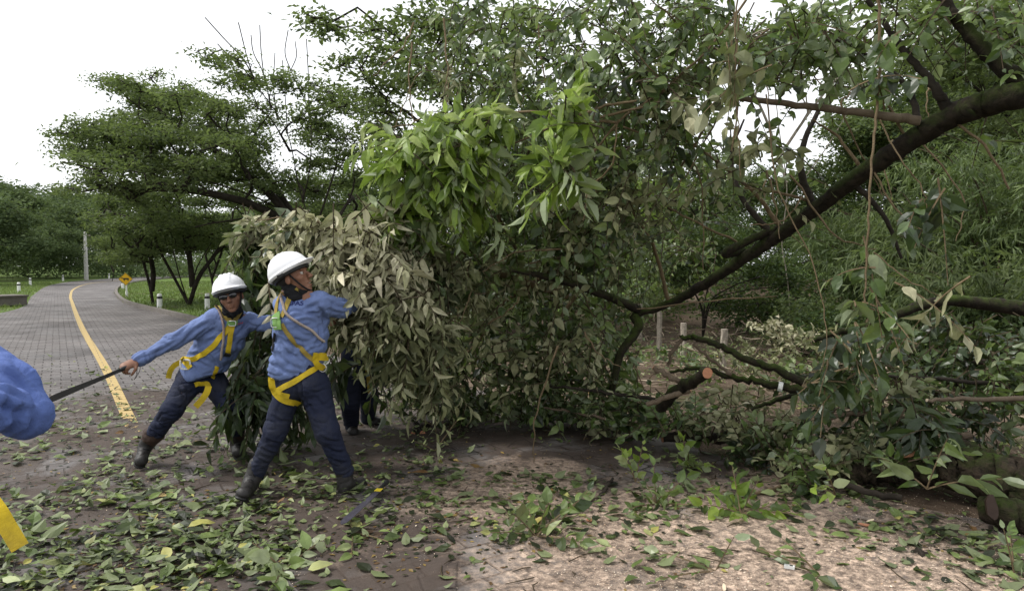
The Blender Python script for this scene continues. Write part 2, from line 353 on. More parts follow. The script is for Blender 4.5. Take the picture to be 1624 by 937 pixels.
# kerb round the grass island, and the verge soil beyond the road on the right
M['concrete_dark'] = plain('weathered concrete', (.16, .145, .13), .9, .15, .35, 8, .5)
M['concrete'] = plain('pale concrete', (.42, .41, .39), .85, .2, .15, 12, .3)
kb = MB(); kp = resample([np.array(p) for p in Rp[5:]], 120); t_ = unit(np.gradient(kp, axis=0)); sv = np.stack([t_[:, 1], -t_[:, 0], 0 * t_[:, 0]], 1)
prof = [(0, -.05), (0, .12), (.13, .13), (.13, -.05)]
vv = np.concatenate([kp + sv * x + np.array([0, 0, z]) for x, z in prof]); k = np.arange(119)
for s_ in range(3): kb.add(vv, np.stack([k + s_ * 120, k + (s_ + 1) * 120, k + (s_ + 1) * 120 + 1, k + s_ * 120 + 1], 1))
kb.build('kerb', M['concrete_dark'], kind='structure')
q = NT('littered soil', .95, .1); v = q.coord('Object'); n = q.noise(v, 5, 8, .7, .5); n2 = q.noise(v, 50, 5, .8); n3 = q.noise(v, .8, 4)
c = q.mix((.035, .025, .018), (.12, .085, .06), n); c = q.mix(c, (.36, .28, .21), q.math('MULTIPLY', q.ramp(n2, [(.5, 0.), (.62, 1.)]), q.ramp(n3, [(.4, .15), (.6, .9)]))); c = q.mix(c, (.05, .08, .02), q.ramp(q.noise(v, 1.7, 5), [(.55, 0.), (.7, .6)]))
q.color(c); q.bump(n, .8, .05)
g = MB(); sl = resample([np.array([9.0, -6, 0]), np.array([4.8, .3, 0]), np.array([2.6, 3.6, 0]), np.array([1.8, 4.4, 0]), np.array([-.7, 7.9, 0]), np.array([-4.5, 12.3, 0])], 90)
cols = 60; tt = np.linspace(0, 1, cols) ** 1.3
far = sl + np.array([16, 20, 0]) ; gr = sl[:, None] * (1 - tt[None, :, None]) + far[:, None] * tt[None, :, None]
gz = ground_z(gr[..., 0].ravel(), gr[..., 1].ravel()) + .03 + RNG.normal(0, .012, gr[..., 0].size); gr[..., 2] = gz.reshape(gr.shape[:2]); gr[:, :, 2] = np.where(tt[None] < .035, -.004, gr[:, :, 2])
i = (np.arange(89)[:, None] * cols + np.arange(cols - 1)[None]).ravel(); g.add(gr, np.stack([i, i + cols, i + cols + 1, i + 1], 1)[:, ::-1])
g.build('verge_soil', q.m, smooth=True, kind='structure')

# grass tufts on the verges and the island (uncountable)
def scatter_px(n, poly_fn, rng=RNG): ...
M['grass_blade'] = foliage('grass blade', [(0, (.07, .11, .025)), (.6, (.14, .2, .05)), (1, (.24, .3, .1))], (.14, .18, .06), .3)
def grass_patch(name, n, xr, yr, test, hgt=.09, mat='grass_blade', w=.012):
    x = RNG.uniform(*xr, n); y = RNG.uniform(*yr, n); ok = test(x, y); x = x[ok]; y = y[ok]; z = ground_z(x, y)
    d = np.stack([RNG.normal(0, .45, len(x)), RNG.normal(0, .45, len(x)), np.ones(len(x))], 1)
    mb = MB(); leaves(mb, np.stack([x, y, z], 1), d, RNG.normal(0, 1, (len(x), 3)), RNG.uniform(.5, 1.3, len(x)) * hgt, w, detail=0)
    return mb.build(name, M[mat], kind='stuff', label='short green grass on the verges of the curving road', cat='grass')
rline = resample(Rp, 260)[:, :2]; lline = resample(Lp, 260)[:, :2]
poly_road = np.vstack([lline, rline[::-1]])
def in_poly(x, y, poly):
    c = np.zeros(len(x), bool); j = len(poly) - 1
    for i in range(len(poly)):
        xi, yi = poly[i]; xj, yj = poly[j]
        if yi != yj: c ^= ((yi > y) != (yj > y)) & (x < (xj - xi) * (y - yi) / (yj - yi) + xi)
        j = i
    return c
def off_road(x, y): return ~in_poly(x, y, poly_road) & (np.min(np.hypot(x[:, None] - rline[None, ::4, 0], y[:, None] - rline[None, ::4, 1]), 1) > .25)
grass_patch('grass', 60000, (-40, -2), (12, 60), lambda x, y: off_road(x, y) & (x / y < -.25), .16, w=.035)

# ------------------------------------------------------------------ trees
def grow(trunks, targets, step=.5, jit=.08, r_tip=.012, power=2.3, lift=.25, rng=RNG):
    """trunks: polylines from the ground; branches then reach every target from the nearest good fork"""
    pos = []; par = []
    for tl in trunks:
        q = smoothpath(tl, 6, .0); prev = -1
        for p in q: pos.append(p); par.append(prev); prev = len(pos) - 1
    plen = [0.0] * len(pos)
    for i in range(len(pos)):
        if par[i] >= 0: plen[i] = plen[par[i]] + np.linalg.norm(pos[i] - pos[par[i]])
    base_z = trunks[0][0][2]; hmin = .0
    trunk_n = len(pos); order = np.argsort([np.min(np.linalg.norm(np.array(pos) - t, axis=1)) for t in targets])
    for oi in order:
        T = np.asarray(targets[oi], float); PA = np.array(pos); PL = np.array(plen)
        d = np.linalg.norm(PA - T, axis=1); cost = d + .35 * PL + np.where(PA[:, 2] > T[2] + .3, 3.0, 0)
        cost[:trunk_n] += np.where(np.arange(trunk_n) < 2, 50, 0)
        a = int(np.argmin(cost)); Ap = PA[a]; L = d[a]
        if L < step * .5: continue
        dirA = unit(Ap - PA[par[a]]) if par[a] >= 0 else np.array([0, 0, 1.])
        Cp = Ap + dirA * L * .35 + (T - Ap) * .15 + np.array([0, 0, L * lift * .4]); n = max(3, int(L / step)); prev = a
        for k in range(1, n + 1):
            t = k / n; q_ = Ap * (1 - t) ** 2 + 2 * Cp * t * (1 - t) + T * t * t + rng.normal(0, jit, 3) * (k < n)
            pos.append(q_); par.append(prev); plen.append(plen[prev] + np.linalg.norm(q_ - pos[prev])); prev = len(pos) - 1
    pos = np.array(pos); N = len(pos); ch = [[] for _ in range(N)]; rad = np.full(N, 0.0)
    for i in range(N):
        if par[i] >= 0: ch[par[i]].append(i)
    for i in range(N - 1, -1, -1):
        rad[i] = r_tip if not ch[i] else sum((rad[c]) ** power for c in ch[i]) ** (1 / power) * 1.012
    return pos, par, ch, rad
def skeleton_mesh(mb, sk, rmax=1e9, sides=6, rough=.06):
    pos, par, ch, rad = sk; rad = np.minimum(rad, rmax); N = len(pos); start = [(i, None) for i in range(N) if par[i] < 0]
    while start:
        i, pr = start.pop(); line = ([pr] if pr is not None else []) + [i]; cur = i
        while ch[cur]:
            kids = sorted(ch[cur], key=lambda c: -rad[c]); start += [(c, cur) for c in kids[1:]]; cur = kids[0]; line.append(cur)
        if len(line) < 2: continue
        rr = rad[line].copy()
        if pr is not None: rr[0] = min(rr[0], rr[1] * 1.3)
        tube(mb, pos[line], rr, sides if rr.max() > .03 else 4, caps=False, rough=rough)
def pad_leaves(mb, c, rx, rz, n, size, rng=RNG, clump=14, flat=.35, twigmb=None, ry=None, tilt=.5, slim=.45, droop=0):
    """foliage pad: clumps of leaflets in a flattened ellipsoid, gaps between the clumps"""
    ry = rx if ry is None else ry; m = max(1, n // clump); u = rng.normal(0, 1, (m, 3)); u = u / np.linalg.norm(u, axis=1)[:, None] * rng.random((m, 1)) ** .45
    cc = np.asarray(c) + u * np.array([rx, ry, rz]); s = size * 1.5
    p = np.repeat(cc, clump, 0) + rng.normal(0, 1, (m * clump, 3)) * np.array([s, s, s * flat]); N = len(p)
    d = rng.normal(0, 1, (N, 3)) * np.array([1, 1, .35]) - np.array([0, 0, droop]); nn = np.array([0, 0, 1.]) + rng.normal(0, tilt, (N, 3))
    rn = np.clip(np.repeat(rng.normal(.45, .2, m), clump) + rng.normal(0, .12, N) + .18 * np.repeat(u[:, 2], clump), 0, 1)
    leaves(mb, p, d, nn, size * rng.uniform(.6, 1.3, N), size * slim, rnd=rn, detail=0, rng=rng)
    if twigmb is not None:
        for k in rng.choice(m, min(m, 5), replace=False):
            a = np.asarray(c); b = cc[k]; tube(twigmb, [a, (a + b) / 2 + rng.normal(0, .05 * rx, 3), b], [.02, .007], 3, caps=False)
def tree(name, label, base, limbs, pads, leaf=.14, dens=1., crown='crown', barkm='bark_dark', cat='tree', group=None, rmax=.3, flat=.3, seed=1, slim=.45, tilt=.5, lift=.25, clump=14, bare=(), r_tip=.012):
    rng = np.random.default_rng(seed); root = empty(name, tuple(base), label, cat, group); tg = []; lf = MB(); bk = MB()
    for (c, rx, rz, n) in pads:
        c = np.asarray(c, float); tg.append(c - np.array([0, 0, rz * .3]))
    sk = grow([[np.array(p, float) for p in l] for l in limbs], tg + [np.asarray(b_, float) for b_ in bare], rng=rng, lift=lift, r_tip=r_tip); skeleton_mesh(bk, sk, rmax)
    for (c, rx, rz, n) in pads: pad_leaves(lf, c, rx, rz, int(n * dens), leaf, rng, flat=flat, twigmb=bk, slim=slim, tilt=tilt, clump=clump)
    t = bk.build('trunk', M[barkm], smooth=True); keep(t, root); cr = lf.build('crown', M[crown]); keep(cr, root)
    return root
def px_pads(blobs, dens, rng, split=1.0):
    """blobs (px, py, Y, dY, rx_px, ry_px): rounded masses of foliage, split into flat pads through their depth"""
    out = []
    for (px, py, Y, dY, rxp, ryp) in blobs:
        k = Y / F; n = max(4, int(split * (rxp * k) * (ryp * k) * 6.5 + 4)); 
        for _ in range(n):
            u = rng.normal(0, 1, 2); u = u / np.linalg.norm(u) * math.sqrt(rng.random()) * .75
            y = Y + rng.uniform(-dY, dY); c = P(px + u[0] * rxp, py + u[1] * ryp, y); rx = min(rxp * k * .45, rng.uniform(.5, 1.25)); rz = max(.12, rx * rng.uniform(.25, .5))
            out.append((c, rx, rz, int(dens * (rx + .15) ** 2 * 370)))
    return out
# ------------------------------------------------------------------ left side: spreading acacias by the bend
rng = np.random.default_rng(11)
b = G(243, 483)
tree('acacia_tree', 'slender single leaning trunk tree just behind the cattle warning sign', b,
     [[b, P(238, 455, b[1]), P(230, 425, b[1]), P(224, 400, b[1])], [P(241, 462, b[1]), P(243, 430, b[1]), P(236, 395, b[1] + .5)]],
     px_pads([(205, 385, 26, 2.5, 70, 26), (235, 350, 26, 3, 80, 26), (180, 350, 25, 2, 45, 24), (200, 405, 27, 2, 50, 14), (255, 395, 28, 2, 40, 12)], 1.2, rng), rmax=.26, seed=2, r_tip=.024)
b = G(300, 484)
tree('acacia_tree', 'dark tree splitting near the ground into a fan of stems on the grass island', b,
     [[b, P(288, 462, b[1]), P(268, 425, b[1]), P(250, 392, b[1])], [b, P(290, 455, b[1]), P(280, 420, b[1]), P(272, 385, b[1] + 1)], [b, P(305, 460, b[1]), P(312, 425, b[1]), P(335, 385, b[1] + 1)],
      [P(306, 455, b[1]), P(302, 420, b[1]), P(298, 375, b[1] + 1)], [b, P(315, 440, b[1]), P(340, 405, b[1] + 1), P(358, 375, b[1] + 2)]],
     px_pads([(300, 355, 25, 3, 80, 28), (370, 372, 26, 3, 60, 24), (270, 318, 26, 3, 70, 24), (340, 320, 26, 3, 60, 24), (410, 345, 27, 3, 50, 26), (240, 300, 27, 2, 70, 22), (160, 320, 27, 2, 42, 22), (165, 340, 27, 2, 30, 14), (320, 385, 27, 3, 60, 12), (400, 385, 28, 3, 50, 16)], 1.25, rng), rmax=.26, seed=3, r_tip=.022)
Yb = 20.
b = G(505, 500)
big = [(150, 215, 19, 3, 82, 22), (235, 200, 19, 3, 85, 26), (110, 240, 19, 1.5, 40, 12), (320, 215, 19, 3, 80, 30), (400, 225, 20, 3, 60, 28), (170, 262, 18, 3, 80, 28), (250, 258, 18, 3, 70, 24), (240, 150, 20, 3, 66, 14), (165, 135, 20, 2, 54, 9), (335, 175, 20, 2, 60, 16), (350, 265, 19, 3, 80, 26), (130, 288, 18, 2, 44, 18), (190, 310, 18, 2, 60, 22), (430, 280, 20, 2, 50, 26), (100, 215, 19, 1, 28, 8), (300, 145, 21, 2, 40, 13), (290, 290, 18, 2, 60, 20), (210, 230, 21, 3, 110, 50), (330, 240, 22, 3, 110, 60), (270, 180, 22, 2, 100, 36), (390, 185, 22, 2, 60, 36), (250, 120, 21, 1, 20, 7)]
tree('acacia_tree', 'broad umbrella crowned acacia with long mossy limbs reaching left over the road', b,
     [[b, P(500, 400, Yb), P(470, 358, Yb), P(430, 325, Yb), P(370, 300, Yb - 1), P(300, 280, Yb - 1)], [P(470, 358, Yb), P(420, 300, Yb), P(350, 245, Yb), P(290, 215, Yb)],
      [P(455, 350, Yb), P(380, 318, Yb - 1), P(280, 300, Yb - 2), P(210, 305, Yb - 2)], [P(480, 370, Yb), P(445, 310, Yb + 1), P(400, 250, Yb + 1)], [P(485, 375, Yb), P(430, 345, Yb - 1), P(350, 352, Yb - 2), P(310, 360, Yb - 2)]],
     px_pads(big, 1.3, rng), rmax=.26, seed=4, r_tip=.02, leaf=.13, clump=18)
b = G(530, 498)
Yc = 18.
bare = [[P(x, y, Yc + .3 * i) for x, y in l] for i, l in enumerate([[(410, 140), (388, 98), (352, 58), (325, 28)], [(405, 132), (392, 92), (384, 60), (378, 36)], [(385, 105), (362, 88), (345, 70)], [(430, 172), (418, 118), (402, 84), (398, 56)], [(418, 118), (414, 80), (412, 40)], [(461, 112), (452, 84), (457, 48)], [(490, 182), (489, 120), (486, 62)], [(456, 212), (452, 150), (448, 96)], [(461, 112), (470, 90), (468, 66)], [(440, 190), (434, 140), (436, 84)]])]
tree('acacia_tree', 'thin crowned tree with bare grey twigs standing above the umbrella acacia', b,
     [[b, P(500, 380, Yc), P(475, 300, Yc), P(455, 210, Yc), P(410, 140, Yc), P(370, 90, Yc)], [P(480, 320, Yc), P(492, 260, Yc), P(490, 180, Yc + 1), P(460, 110, Yc + 1)],
      [P(498, 370, Yc), P(525, 290, Yc), P(545, 225, Yc + 1), P(570, 190, Yc + 1)], [P(515, 380, Yc), P(560, 300, Yc + 1), P(560, 230, Yc + 1), P(600, 200, Yc + 2)], [P(460, 240, Yc), P(430, 190, Yc - 1), P(400, 165, Yc - 1)]] + bare,
     px_pads([(360, 100, 18, 2, 40, 14), (390, 125, 18, 2, 55, 17), (455, 135, 19, 2, 60, 22), (330, 85, 18, 1, 20, 8), (530, 150, 19, 2, 60, 25), (500, 185, 19, 2, 50, 18), (570, 170, 20, 2, 50, 20), (520, 250, 20, 3, 60, 20), (560, 280, 21, 3, 60, 24), (480, 300, 22, 3, 60, 20), (540, 330, 22, 3, 60, 30), (450, 340, 24, 3, 60, 26), (400, 310, 24, 3, 50, 24), (590, 240, 20, 2, 50, 30), (510, 215, 22, 3, 60, 30)], 1.15, rng), rmax=.17, seed=5, r_tip=.013, lift=.1)
b = G(700, 520)
Yd = 15.
tree('acacia_tree', 'tall feathery tree rising behind the wilted branches with its crown against the white sky', b,
     [[b, P(700, 400, Yd), P(720, 250, Yd), P(690, 130, Yd), P(640, 80, Yd), P(570, 50, Yd)], [P(715, 260, Yd), P(660, 190, Yd), P(600, 150, Yd)], [P(710, 200, Yd), P(760, 90, Yd + 1), P(760, 10, Yd + 1)]],
     px_pads([(510, 30, 15, 1, 36, 12), (560, 52, 15, 1.5, 60, 20), (620, 85, 15, 2, 60, 30), (560, 95, 15, 1, 45, 16), (660, 40, 15, 2, 55, 30), (600, 130, 15, 2, 55, 18), (670, 130, 15, 2, 60, 40), (590, 205, 15, 1.5, 40, 14), (720, 60, 15, 2, 60, 60), (790, 70, 15, 2, 60, 60), (740, 150, 16, 2, 80, 50), (620, 190, 16, 1.5, 50, 26), (640, 235, 16, 1.5, 40, 20), (850, 30, 16, 2, 60, 30), (700, -40, 15, 2, 80, 40)], .95, rng), rmax=.16, seed=6, leaf=.16, r_tip=.012)

ORD = 'leftmost second third fourth fifth sixth seventh eighth ninth tenth eleventh twelfth thirteenth fourteenth fifteenth sixteenth seventeenth eighteenth nineteenth twentieth twenty-first twenty-second twenty-third twenty-fourth twenty-fifth twenty-sixth twenty-seventh twenty-eighth twenty-ninth thirtieth thirty-first thirty-second'.split()
def ordinal(text, keys):
    rk = np.argsort(np.argsort(keys)); return [(ORD[k] + (' ' if k == 0 else ' from the left ') + text) for k in rk]
# ------------------------------------------------------------------ generic trees for the woods
def wood_tree(kind, label, H, CR, seed, crown='crown_far', leaf=.4, n=26, group=None, low=.35, dens=1., slim=.5, barkm='bark_dark', flat=.5, cn=1.):
    rng = np.random.default_rng(seed); th = rng.uniform(0, 6.28); limbs = [[(0, 0, -.3), (.1, 0, H * .2), (rng.normal(0, .3), rng.normal(0, .3), H * .45), (rng.normal(0, .6), rng.normal(0, .6), H * .75)]]
    for k in range(2): a = rng.uniform(0, 6.28); limbs.append([(rng.normal(0, .1), 0, H * .3), (math.cos(a) * CR * .25, math.sin(a) * CR * .25, H * .5), (math.cos(a) * CR * .5, math.sin(a) * CR * .5, H * .72)])
    pads = []
    for k in range(n):
        u = rng.normal(0, 1, 3); u /= np.linalg.norm(u); r = rng.random() ** .4; z = (u[2] * r * .5 + .5)
        c = (u[0] * r * CR, u[1] * r * CR, H * (low + (1 - low) * z * .97)); rx = CR * rng.uniform(.22, .38); pads.append((c, rx, rx * rng.uniform(.3, .5), int(170 * cn)))
    return tree(kind, label, (0, 0, 0), limbs, pads, leaf, dens, crown, barkm, 'tree', group, rmax=.28, flat=flat, seed=seed, slim=slim, tilt=.8)
lab_l = ['far tree at the left edge of the photo beyond the verge bollards', 'far tree with a rounded top left of the utility pole']
def forest(kinds, spots, labels, group):
    labels = ordinal(labels[0], [sp[0] / sp[1] for sp in spots])
    protos = [None] * len(kinds)
    for i, (x, y, k, sc) in enumerate(spots):
        k %= len(kinds); z = float(ground_z(x, y)[0]) - .05
        if protos[k] is None:
            protos[k] = kinds[k](); o = protos[k]; o.location = (x, y, z); o.scale = (sc,) * 3; o.rotation_euler = (0, 0, i * 1.7)
        else: o = copy_tree(protos[k], (x, y, z), i * 1.7, sc)
        o['label'] = labels[i] if i < len(labels) else labels[-1]
        if group: o['group'] = group
def at(px, Y): p = P(px, 420, Y); return p[0], p[1]
far_kinds = [lambda: wood_tree('broadleaf_tree', 'x', 10, 4.6, 21, 'crown_far', .42, 34, cn=1.2), lambda: wood_tree('broadleaf_tree', 'x', 11, 4.2, 22, 'crown_far', .4, 34, low=.25, cn=1.2), lambda: wood_tree('broadleaf_tree', 'x', 9, 5.0, 23, 'crown_far', .42, 36, low=.2, cn=1.2)]
spots = []
for px, Y, sc in [(-60, 62, 1.0), (10, 66, .95), (45, 72, 1.0), (85, 78, 1.0), (125, 86, 1.05), (-20, 80, 1.25), (60, 95, 1.25), (165, 100, 1.1), (205, 110, 1.1), (250, 118, 1.2), (300, 125, 1.15), (350, 120, 1.1), (400, 118, 1.1), (450, 112, 1.1), (500, 105, 1.1), (120, 115, 1.4), (20, 52, .62), (-70, 48, .8), (75, 62, .55), (110, 74, .6), (560, 90, 1.1), (620, 80, 1.0), (680, 76, 1.0), (-170, 66, 1.1), (-300, 60, 1.1), (-480, 52, 1.1)]:
    x, y = at(px, Y); spots.append((x, y, len(spots), sc))
forest(far_kinds, spots, ['of the distant trees beyond the bend'], 'trees of the far wood beyond the bend')

# ------------------------------------------------------------------ right side: woods behind the fence
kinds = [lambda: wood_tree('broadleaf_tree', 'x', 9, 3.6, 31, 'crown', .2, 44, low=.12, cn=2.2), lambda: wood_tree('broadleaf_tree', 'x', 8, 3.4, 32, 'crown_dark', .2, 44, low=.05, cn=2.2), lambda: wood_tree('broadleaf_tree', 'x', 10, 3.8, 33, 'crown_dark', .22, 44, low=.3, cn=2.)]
spots = []
for px, Y, k, sc in [(620, 34, 1, .7), (540, 38, 0, .8), (470, 46, 1, .85), (410, 52, 0, .8), (580, 50, 2, 1.0), (720, 36, 0, .9), (800, 33, 1, .85), (900, 36, 0, 1.0), (960, 40, 2, 1.1), (1040, 38, 1, 1.0), (1110, 30, 1, .62), (1160, 36, 0, .8), (1240, 32, 1, .68), (1320, 30, 1, .75), (1400, 30, 0, 1.1), (1500, 28, 1, 1.1), (1600, 26, 0, 1.1), (1700, 26, 1, 1.1), (1800, 24, 0, 1.0), (1560, 34, 2, 1.4), (1680, 34, 2, 1.4), (860, 46, 2, 1.3), (1440, 42, 2, 1.3), (1120, 52, 0, .9), (1300, 52, 0, .85)]:
    x, y = at(px, Y); spots.append((x, y, k, sc))
forest(kinds, spots, ['of the dense wood trees behind the fence'], 'trees of the wood behind the fence')
x, y = at(985, 30)
t = wood_tree('broadleaf_tree', 'bright yellow green tree glimpsed low through the gap under the left limb', 5.5, 2.6, 41, 'crown_yellow', .2, 30, low=.05, cn=1.6); t.location = (x, y, float(ground_z(x, y)[0]))
# small fan shaped tree behind the fence
b = P(1115, 508, 15.5); b[2] = float(ground_z(b[0], b[1])[0])
tree('small_tree', 'small dark tree with fanned bare stems behind the two pale fence posts', b, [[b, P(1113, 490, 15.5), P(1095, 455, 15.5), P(1070, 430, 15.5)], [b, P(1125, 480, 15.5), P(1160, 455, 15.5), P(1200, 440, 15.5)], [b, P(1118, 480, 15.5), P(1125, 450, 15.5), P(1135, 425, 15.5)], [b, P(1130, 478, 15.5), P(1175, 462, 15), P(1230, 455, 15)]],
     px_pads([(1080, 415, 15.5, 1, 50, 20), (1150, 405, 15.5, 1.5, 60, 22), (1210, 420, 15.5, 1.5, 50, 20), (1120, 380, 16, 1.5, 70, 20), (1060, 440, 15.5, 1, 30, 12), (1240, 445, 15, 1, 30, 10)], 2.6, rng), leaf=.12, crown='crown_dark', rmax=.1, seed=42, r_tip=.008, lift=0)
# straight pale trunk
b = P(1252, 520, 14); b[2] = float(ground_z(b[0], b[1])[0])
tree('pale_trunk_tree', 'straight tree with a pale peeling trunk behind the fallen limb', b, [[b, P(1252, 480, 14), P(1247, 430, 14), P(1240, 380, 14), P(1248, 300, 14), P(1235, 200, 14), P(1225, 100, 14)], [P(1248, 290, 14), P(1215, 190, 14), P(1180, 120, 14)], [P(1235, 250, 14), P(1290, 170, 14), P(1340, 110, 14)], [P(1245, 320, 14), P(1300, 250, 14), P(1350, 170, 14)]],
     px_pads([(1180, 60, 14, 1.5, 90, 40), (1300, 60, 14, 1.5, 90, 40), (1240, 110, 14, 1, 70, 24), (1100, 110, 14, 1, 60, 40), (1370, 130, 14, 1, 50, 30)], 1.2, rng), leaf=.13, crown='crown', barkm='bark_pale', rmax=.13, seed=43, r_tip=.01, slim=.5, lift=.1)
# crown of trees high on the right
b = P(1700, 500, 16); b[2] = float(ground_z(b[0], b[1])[0])
tree('broadleaf_tree', 'tall tree at the top right whose fine leaves show above the thick limb', b, [[b, P(1690, 350, 16), P(1660, 200, 16), P(1600, 60, 16), P(1560, -40, 16)], [P(1670, 250, 16), P(1560, 150, 16), P(1480, 90, 16)]],
     px_pads([(1500, 30, 15, 2, 90, 50), (1600, 30, 15, 2, 80, 60), (1440, 90, 15, 1.5, 60, 40), (1560, 110, 15, 1.5, 90, 40), (1620, 180, 15, 1.5, 70, 50), (1420, 10, 15, 2, 60, 40), (1540, 200, 16, 1.5, 60, 30)], 1.4, rng), leaf=.14, crown='crown', rmax=.17, seed=44, r_tip=.01)
b = P(960, 500, 13); b[2] = float(ground_z(b[0], b[1])[0])
tree('broadleaf_tree', 'tall thin tree behind the fallen crown with open twigs near the top centre', b, [[b, P(955, 350, 13), P(965, 200, 13), P(930, 80, 13), P(900, 0, 13)], [P(962, 250, 13), P(1030, 150, 13), P(1090, 60, 13)], [P(960, 210, 13), P(880, 110, 13), P(820, 60, 13)]],
     px_pads([(830, 50, 13, 1.5, 60, 40), (900, 100, 13, 1.5, 70, 50), (960, 30, 13, 1.5, 60, 40), (1030, 70, 13, 1.5, 60, 50), (1080, 20, 13, 1, 60, 40), (880, 180, 13, 1, 60, 40), (980, 170, 13, 1, 60, 40), (1120, 160, 13, 1, 40, 30), (940, 280, 13, 1, 80, 50), (1050, 260, 13, 1.5, 60, 40), (1030, 340, 13, 1.5, 80, 50), (900, 370, 14, 1.5, 80, 50), (1160, 300, 14, 1, 50, 40), (800, 300, 14, 1, 60, 60)], .75, rng), leaf=.12, crown='crown', rmax=.14, seed=45, r_tip=.01)

# bamboo thicket on the right: each clump a thing of arching canes and leaf sprays
def bamboo(x, y, H, seed, label, n=22, spread=1.5, crown='bamboo', leafn=60):
    rng = np.random.default_rng(seed); z = float(ground_z(x, y)[0]); root = empty('bamboo_clump', (x, y, z), label, 'bamboo', 'bamboo clumps on the right'); st = MB(); lf = MB()
    for k in range(n):
        a = rng.uniform(0, 6.28); o = np.array([x, y, z]) + np.array([math.cos(a), math.sin(a), 0]) * rng.uniform(.05, .35); h = H * rng.uniform(.55, 1.05); out = np.array([math.cos(a), math.sin(a), 0]) * spread * rng.uniform(.5, 1.3)
        t = np.linspace(0, 1, 9)[:, None]; p = o + out * t ** 2.2 + np.array([0, 0, 1]) * (h * t - .25 * h * t ** 3.2); tube(st, p, [.028, .006], 5, caps=False)
        m = int(leafn); ti = rng.uniform(.18, 1, m); base = np.stack([np.interp(ti, t[:, 0], p[:, i]) for i in range(3)], 1)
        for _s in range(1):
            sd = rng.normal(0, 1, (m, 3)) * np.array([1, 1, .3]); sd = unit(sd) * rng.uniform(.1, .75, (m, 1)); tip = base + sd + np.array([0, 0, -.12]); 
            kk = 9; tt = rng.uniform(.5, 1.1, (m, kk)); pp = base[:, None] + (tip - base)[:, None] * tt[..., None]; dd = np.repeat(sd[:, None], kk, 1) + rng.normal(0, .35, (m, kk, 3)) + np.array([0, 0, -.35])
            rn = np.clip(np.repeat(rng.normal(.45, .2, m), kk) + .25 * (np.repeat(ti, kk) - .5), 0, 1); leaves(lf, pp.reshape(-1, 3), dd.reshape(-1, 3), rng.normal(0, .6, (m * kk, 3)) + np.array([0, 0, 1]), rng.uniform(.12, .22, m * kk), .024, rnd=rn, detail=0, curl=.4)
    keep(st.build('cane', M['bark_twig_dark'], smooth=True), root); keep(lf.build('crown', M[crown]), root); return root
bl = ['tallest bamboo clump filling the far right edge', 'bamboo clump with feathery top below the thick limb', 'low arching bamboo clump right of the hanging vine', 'bamboo clump behind the hanging leaf cluster', 'bamboo clump half hidden behind the others at the right edge', 'lower dark bamboo clump above the mossy log']
for i, (px, Y, H, sp) in enumerate([(1610, 10.5, 4.6, 1.5), (1500, 11.5, 4.3, 1.6), (1420, 12.5, 3.4, 1.4), (1540, 13, 4.6, 1.6), (1680, 12, 5, 1.6), (1580, 9.3, 2.6, 1.2)]):
    x, y = at(px, Y); bamboo(x, y, H, 50 + i, bl[i], spread=sp, n=26, leafn=80, crown=('bamboo', 'crown')[i % 2])
# undergrowth shrubs along the fence and the wood's foot
def shrub(x, y, r, h, seed, label, crown='crown', leaf=.1, n=12, cn=150, cat='shrub', group='undergrowth shrubs by the fence'):
    rng = np.random.default_rng(seed); z = float(ground_z(x, y)[0]); pads = []
    for k in range(n):
        a = rng.uniform(0, 6.28); q_ = r * math.sqrt(rng.random()); pads.append(((x + math.cos(a) * q_, y + math.sin(a) * q_, z + h * rng.uniform(.15, .95)), r * .4, h * .16, cn))
    tree('shrub', label, (x, y, z), [[(x, y, z - .05), (x + .05, y, z + h * .3), (x, y + .05, z + h * .6)], [(x, y, z), (x + r * .3, y, z + h * .5)]], pads, leaf, 1, crown, 'bark_dark', cat, group, rmax=.04, seed=seed, slim=.5, tilt=.8, flat=.7, r_tip=.005)
sh = [(1300, 12, .9, 1.0, 'crown', .09), (1360, 10.5, .8, .9, 'crown_dark', .09), (1210, 17, 1.6, 1.3, 'crown_dark', .12), (1000, 18, 1.6, 2.0, 'crown', .12), (900, 17, 1.5, 2.0, 'crown', .12), (1030, 21, 1.4, 1.6, 'crown_yellow', .12), (800, 16, 1.6, 2.2, 'crown_dark', .12), (700, 15, 1.6, 2.2, 'crown_dark', .12), (620, 17, 1.5, 1.8, 'crown_dark', .12), (1450, 9.6, .9, .8, 'crown_dark', .08), (1330, 18, 2.2, 2.4, 'crown_dark', .12), (1520, 8.6, .8, .7, 'crown_dark', .08), (1640, 8.4, .8, .9, 'crown_dark', .08), (1160, 24, 2.2, 2.2, 'crown_dark', .14), (1260, 26, 2.4, 2.5, 'crown_dark', .14), (1085, 26, 2.2, 2.4, 'crown_dark', .14)]  # mostly the dark crown: shade under the canopy painted as leaf colour
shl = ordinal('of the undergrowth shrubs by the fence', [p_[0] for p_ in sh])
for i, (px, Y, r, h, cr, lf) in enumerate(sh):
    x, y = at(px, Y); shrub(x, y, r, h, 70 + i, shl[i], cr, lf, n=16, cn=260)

# far undergrowth closing the foot of the distant wood, too many plants to count
rng = np.random.default_rng(77); mb = MB()
for px in np.arange(-560, 760, 9):
    for Y in (82, 100, 126): 
        x, y = at(px + rng.uniform(-5, 5), Y + rng.uniform(-6, 6)); pad_leaves(mb, (x, y, rng.uniform(.6, 2.6)), 1.6, 1.0, 150, .45, rng, tilt=.9, flat=.8)
tag(mb.build('undergrowth', M['crown_far']), 'dark undergrowth closing the foot of the far wood', 'undergrowth', None, 'stuff')

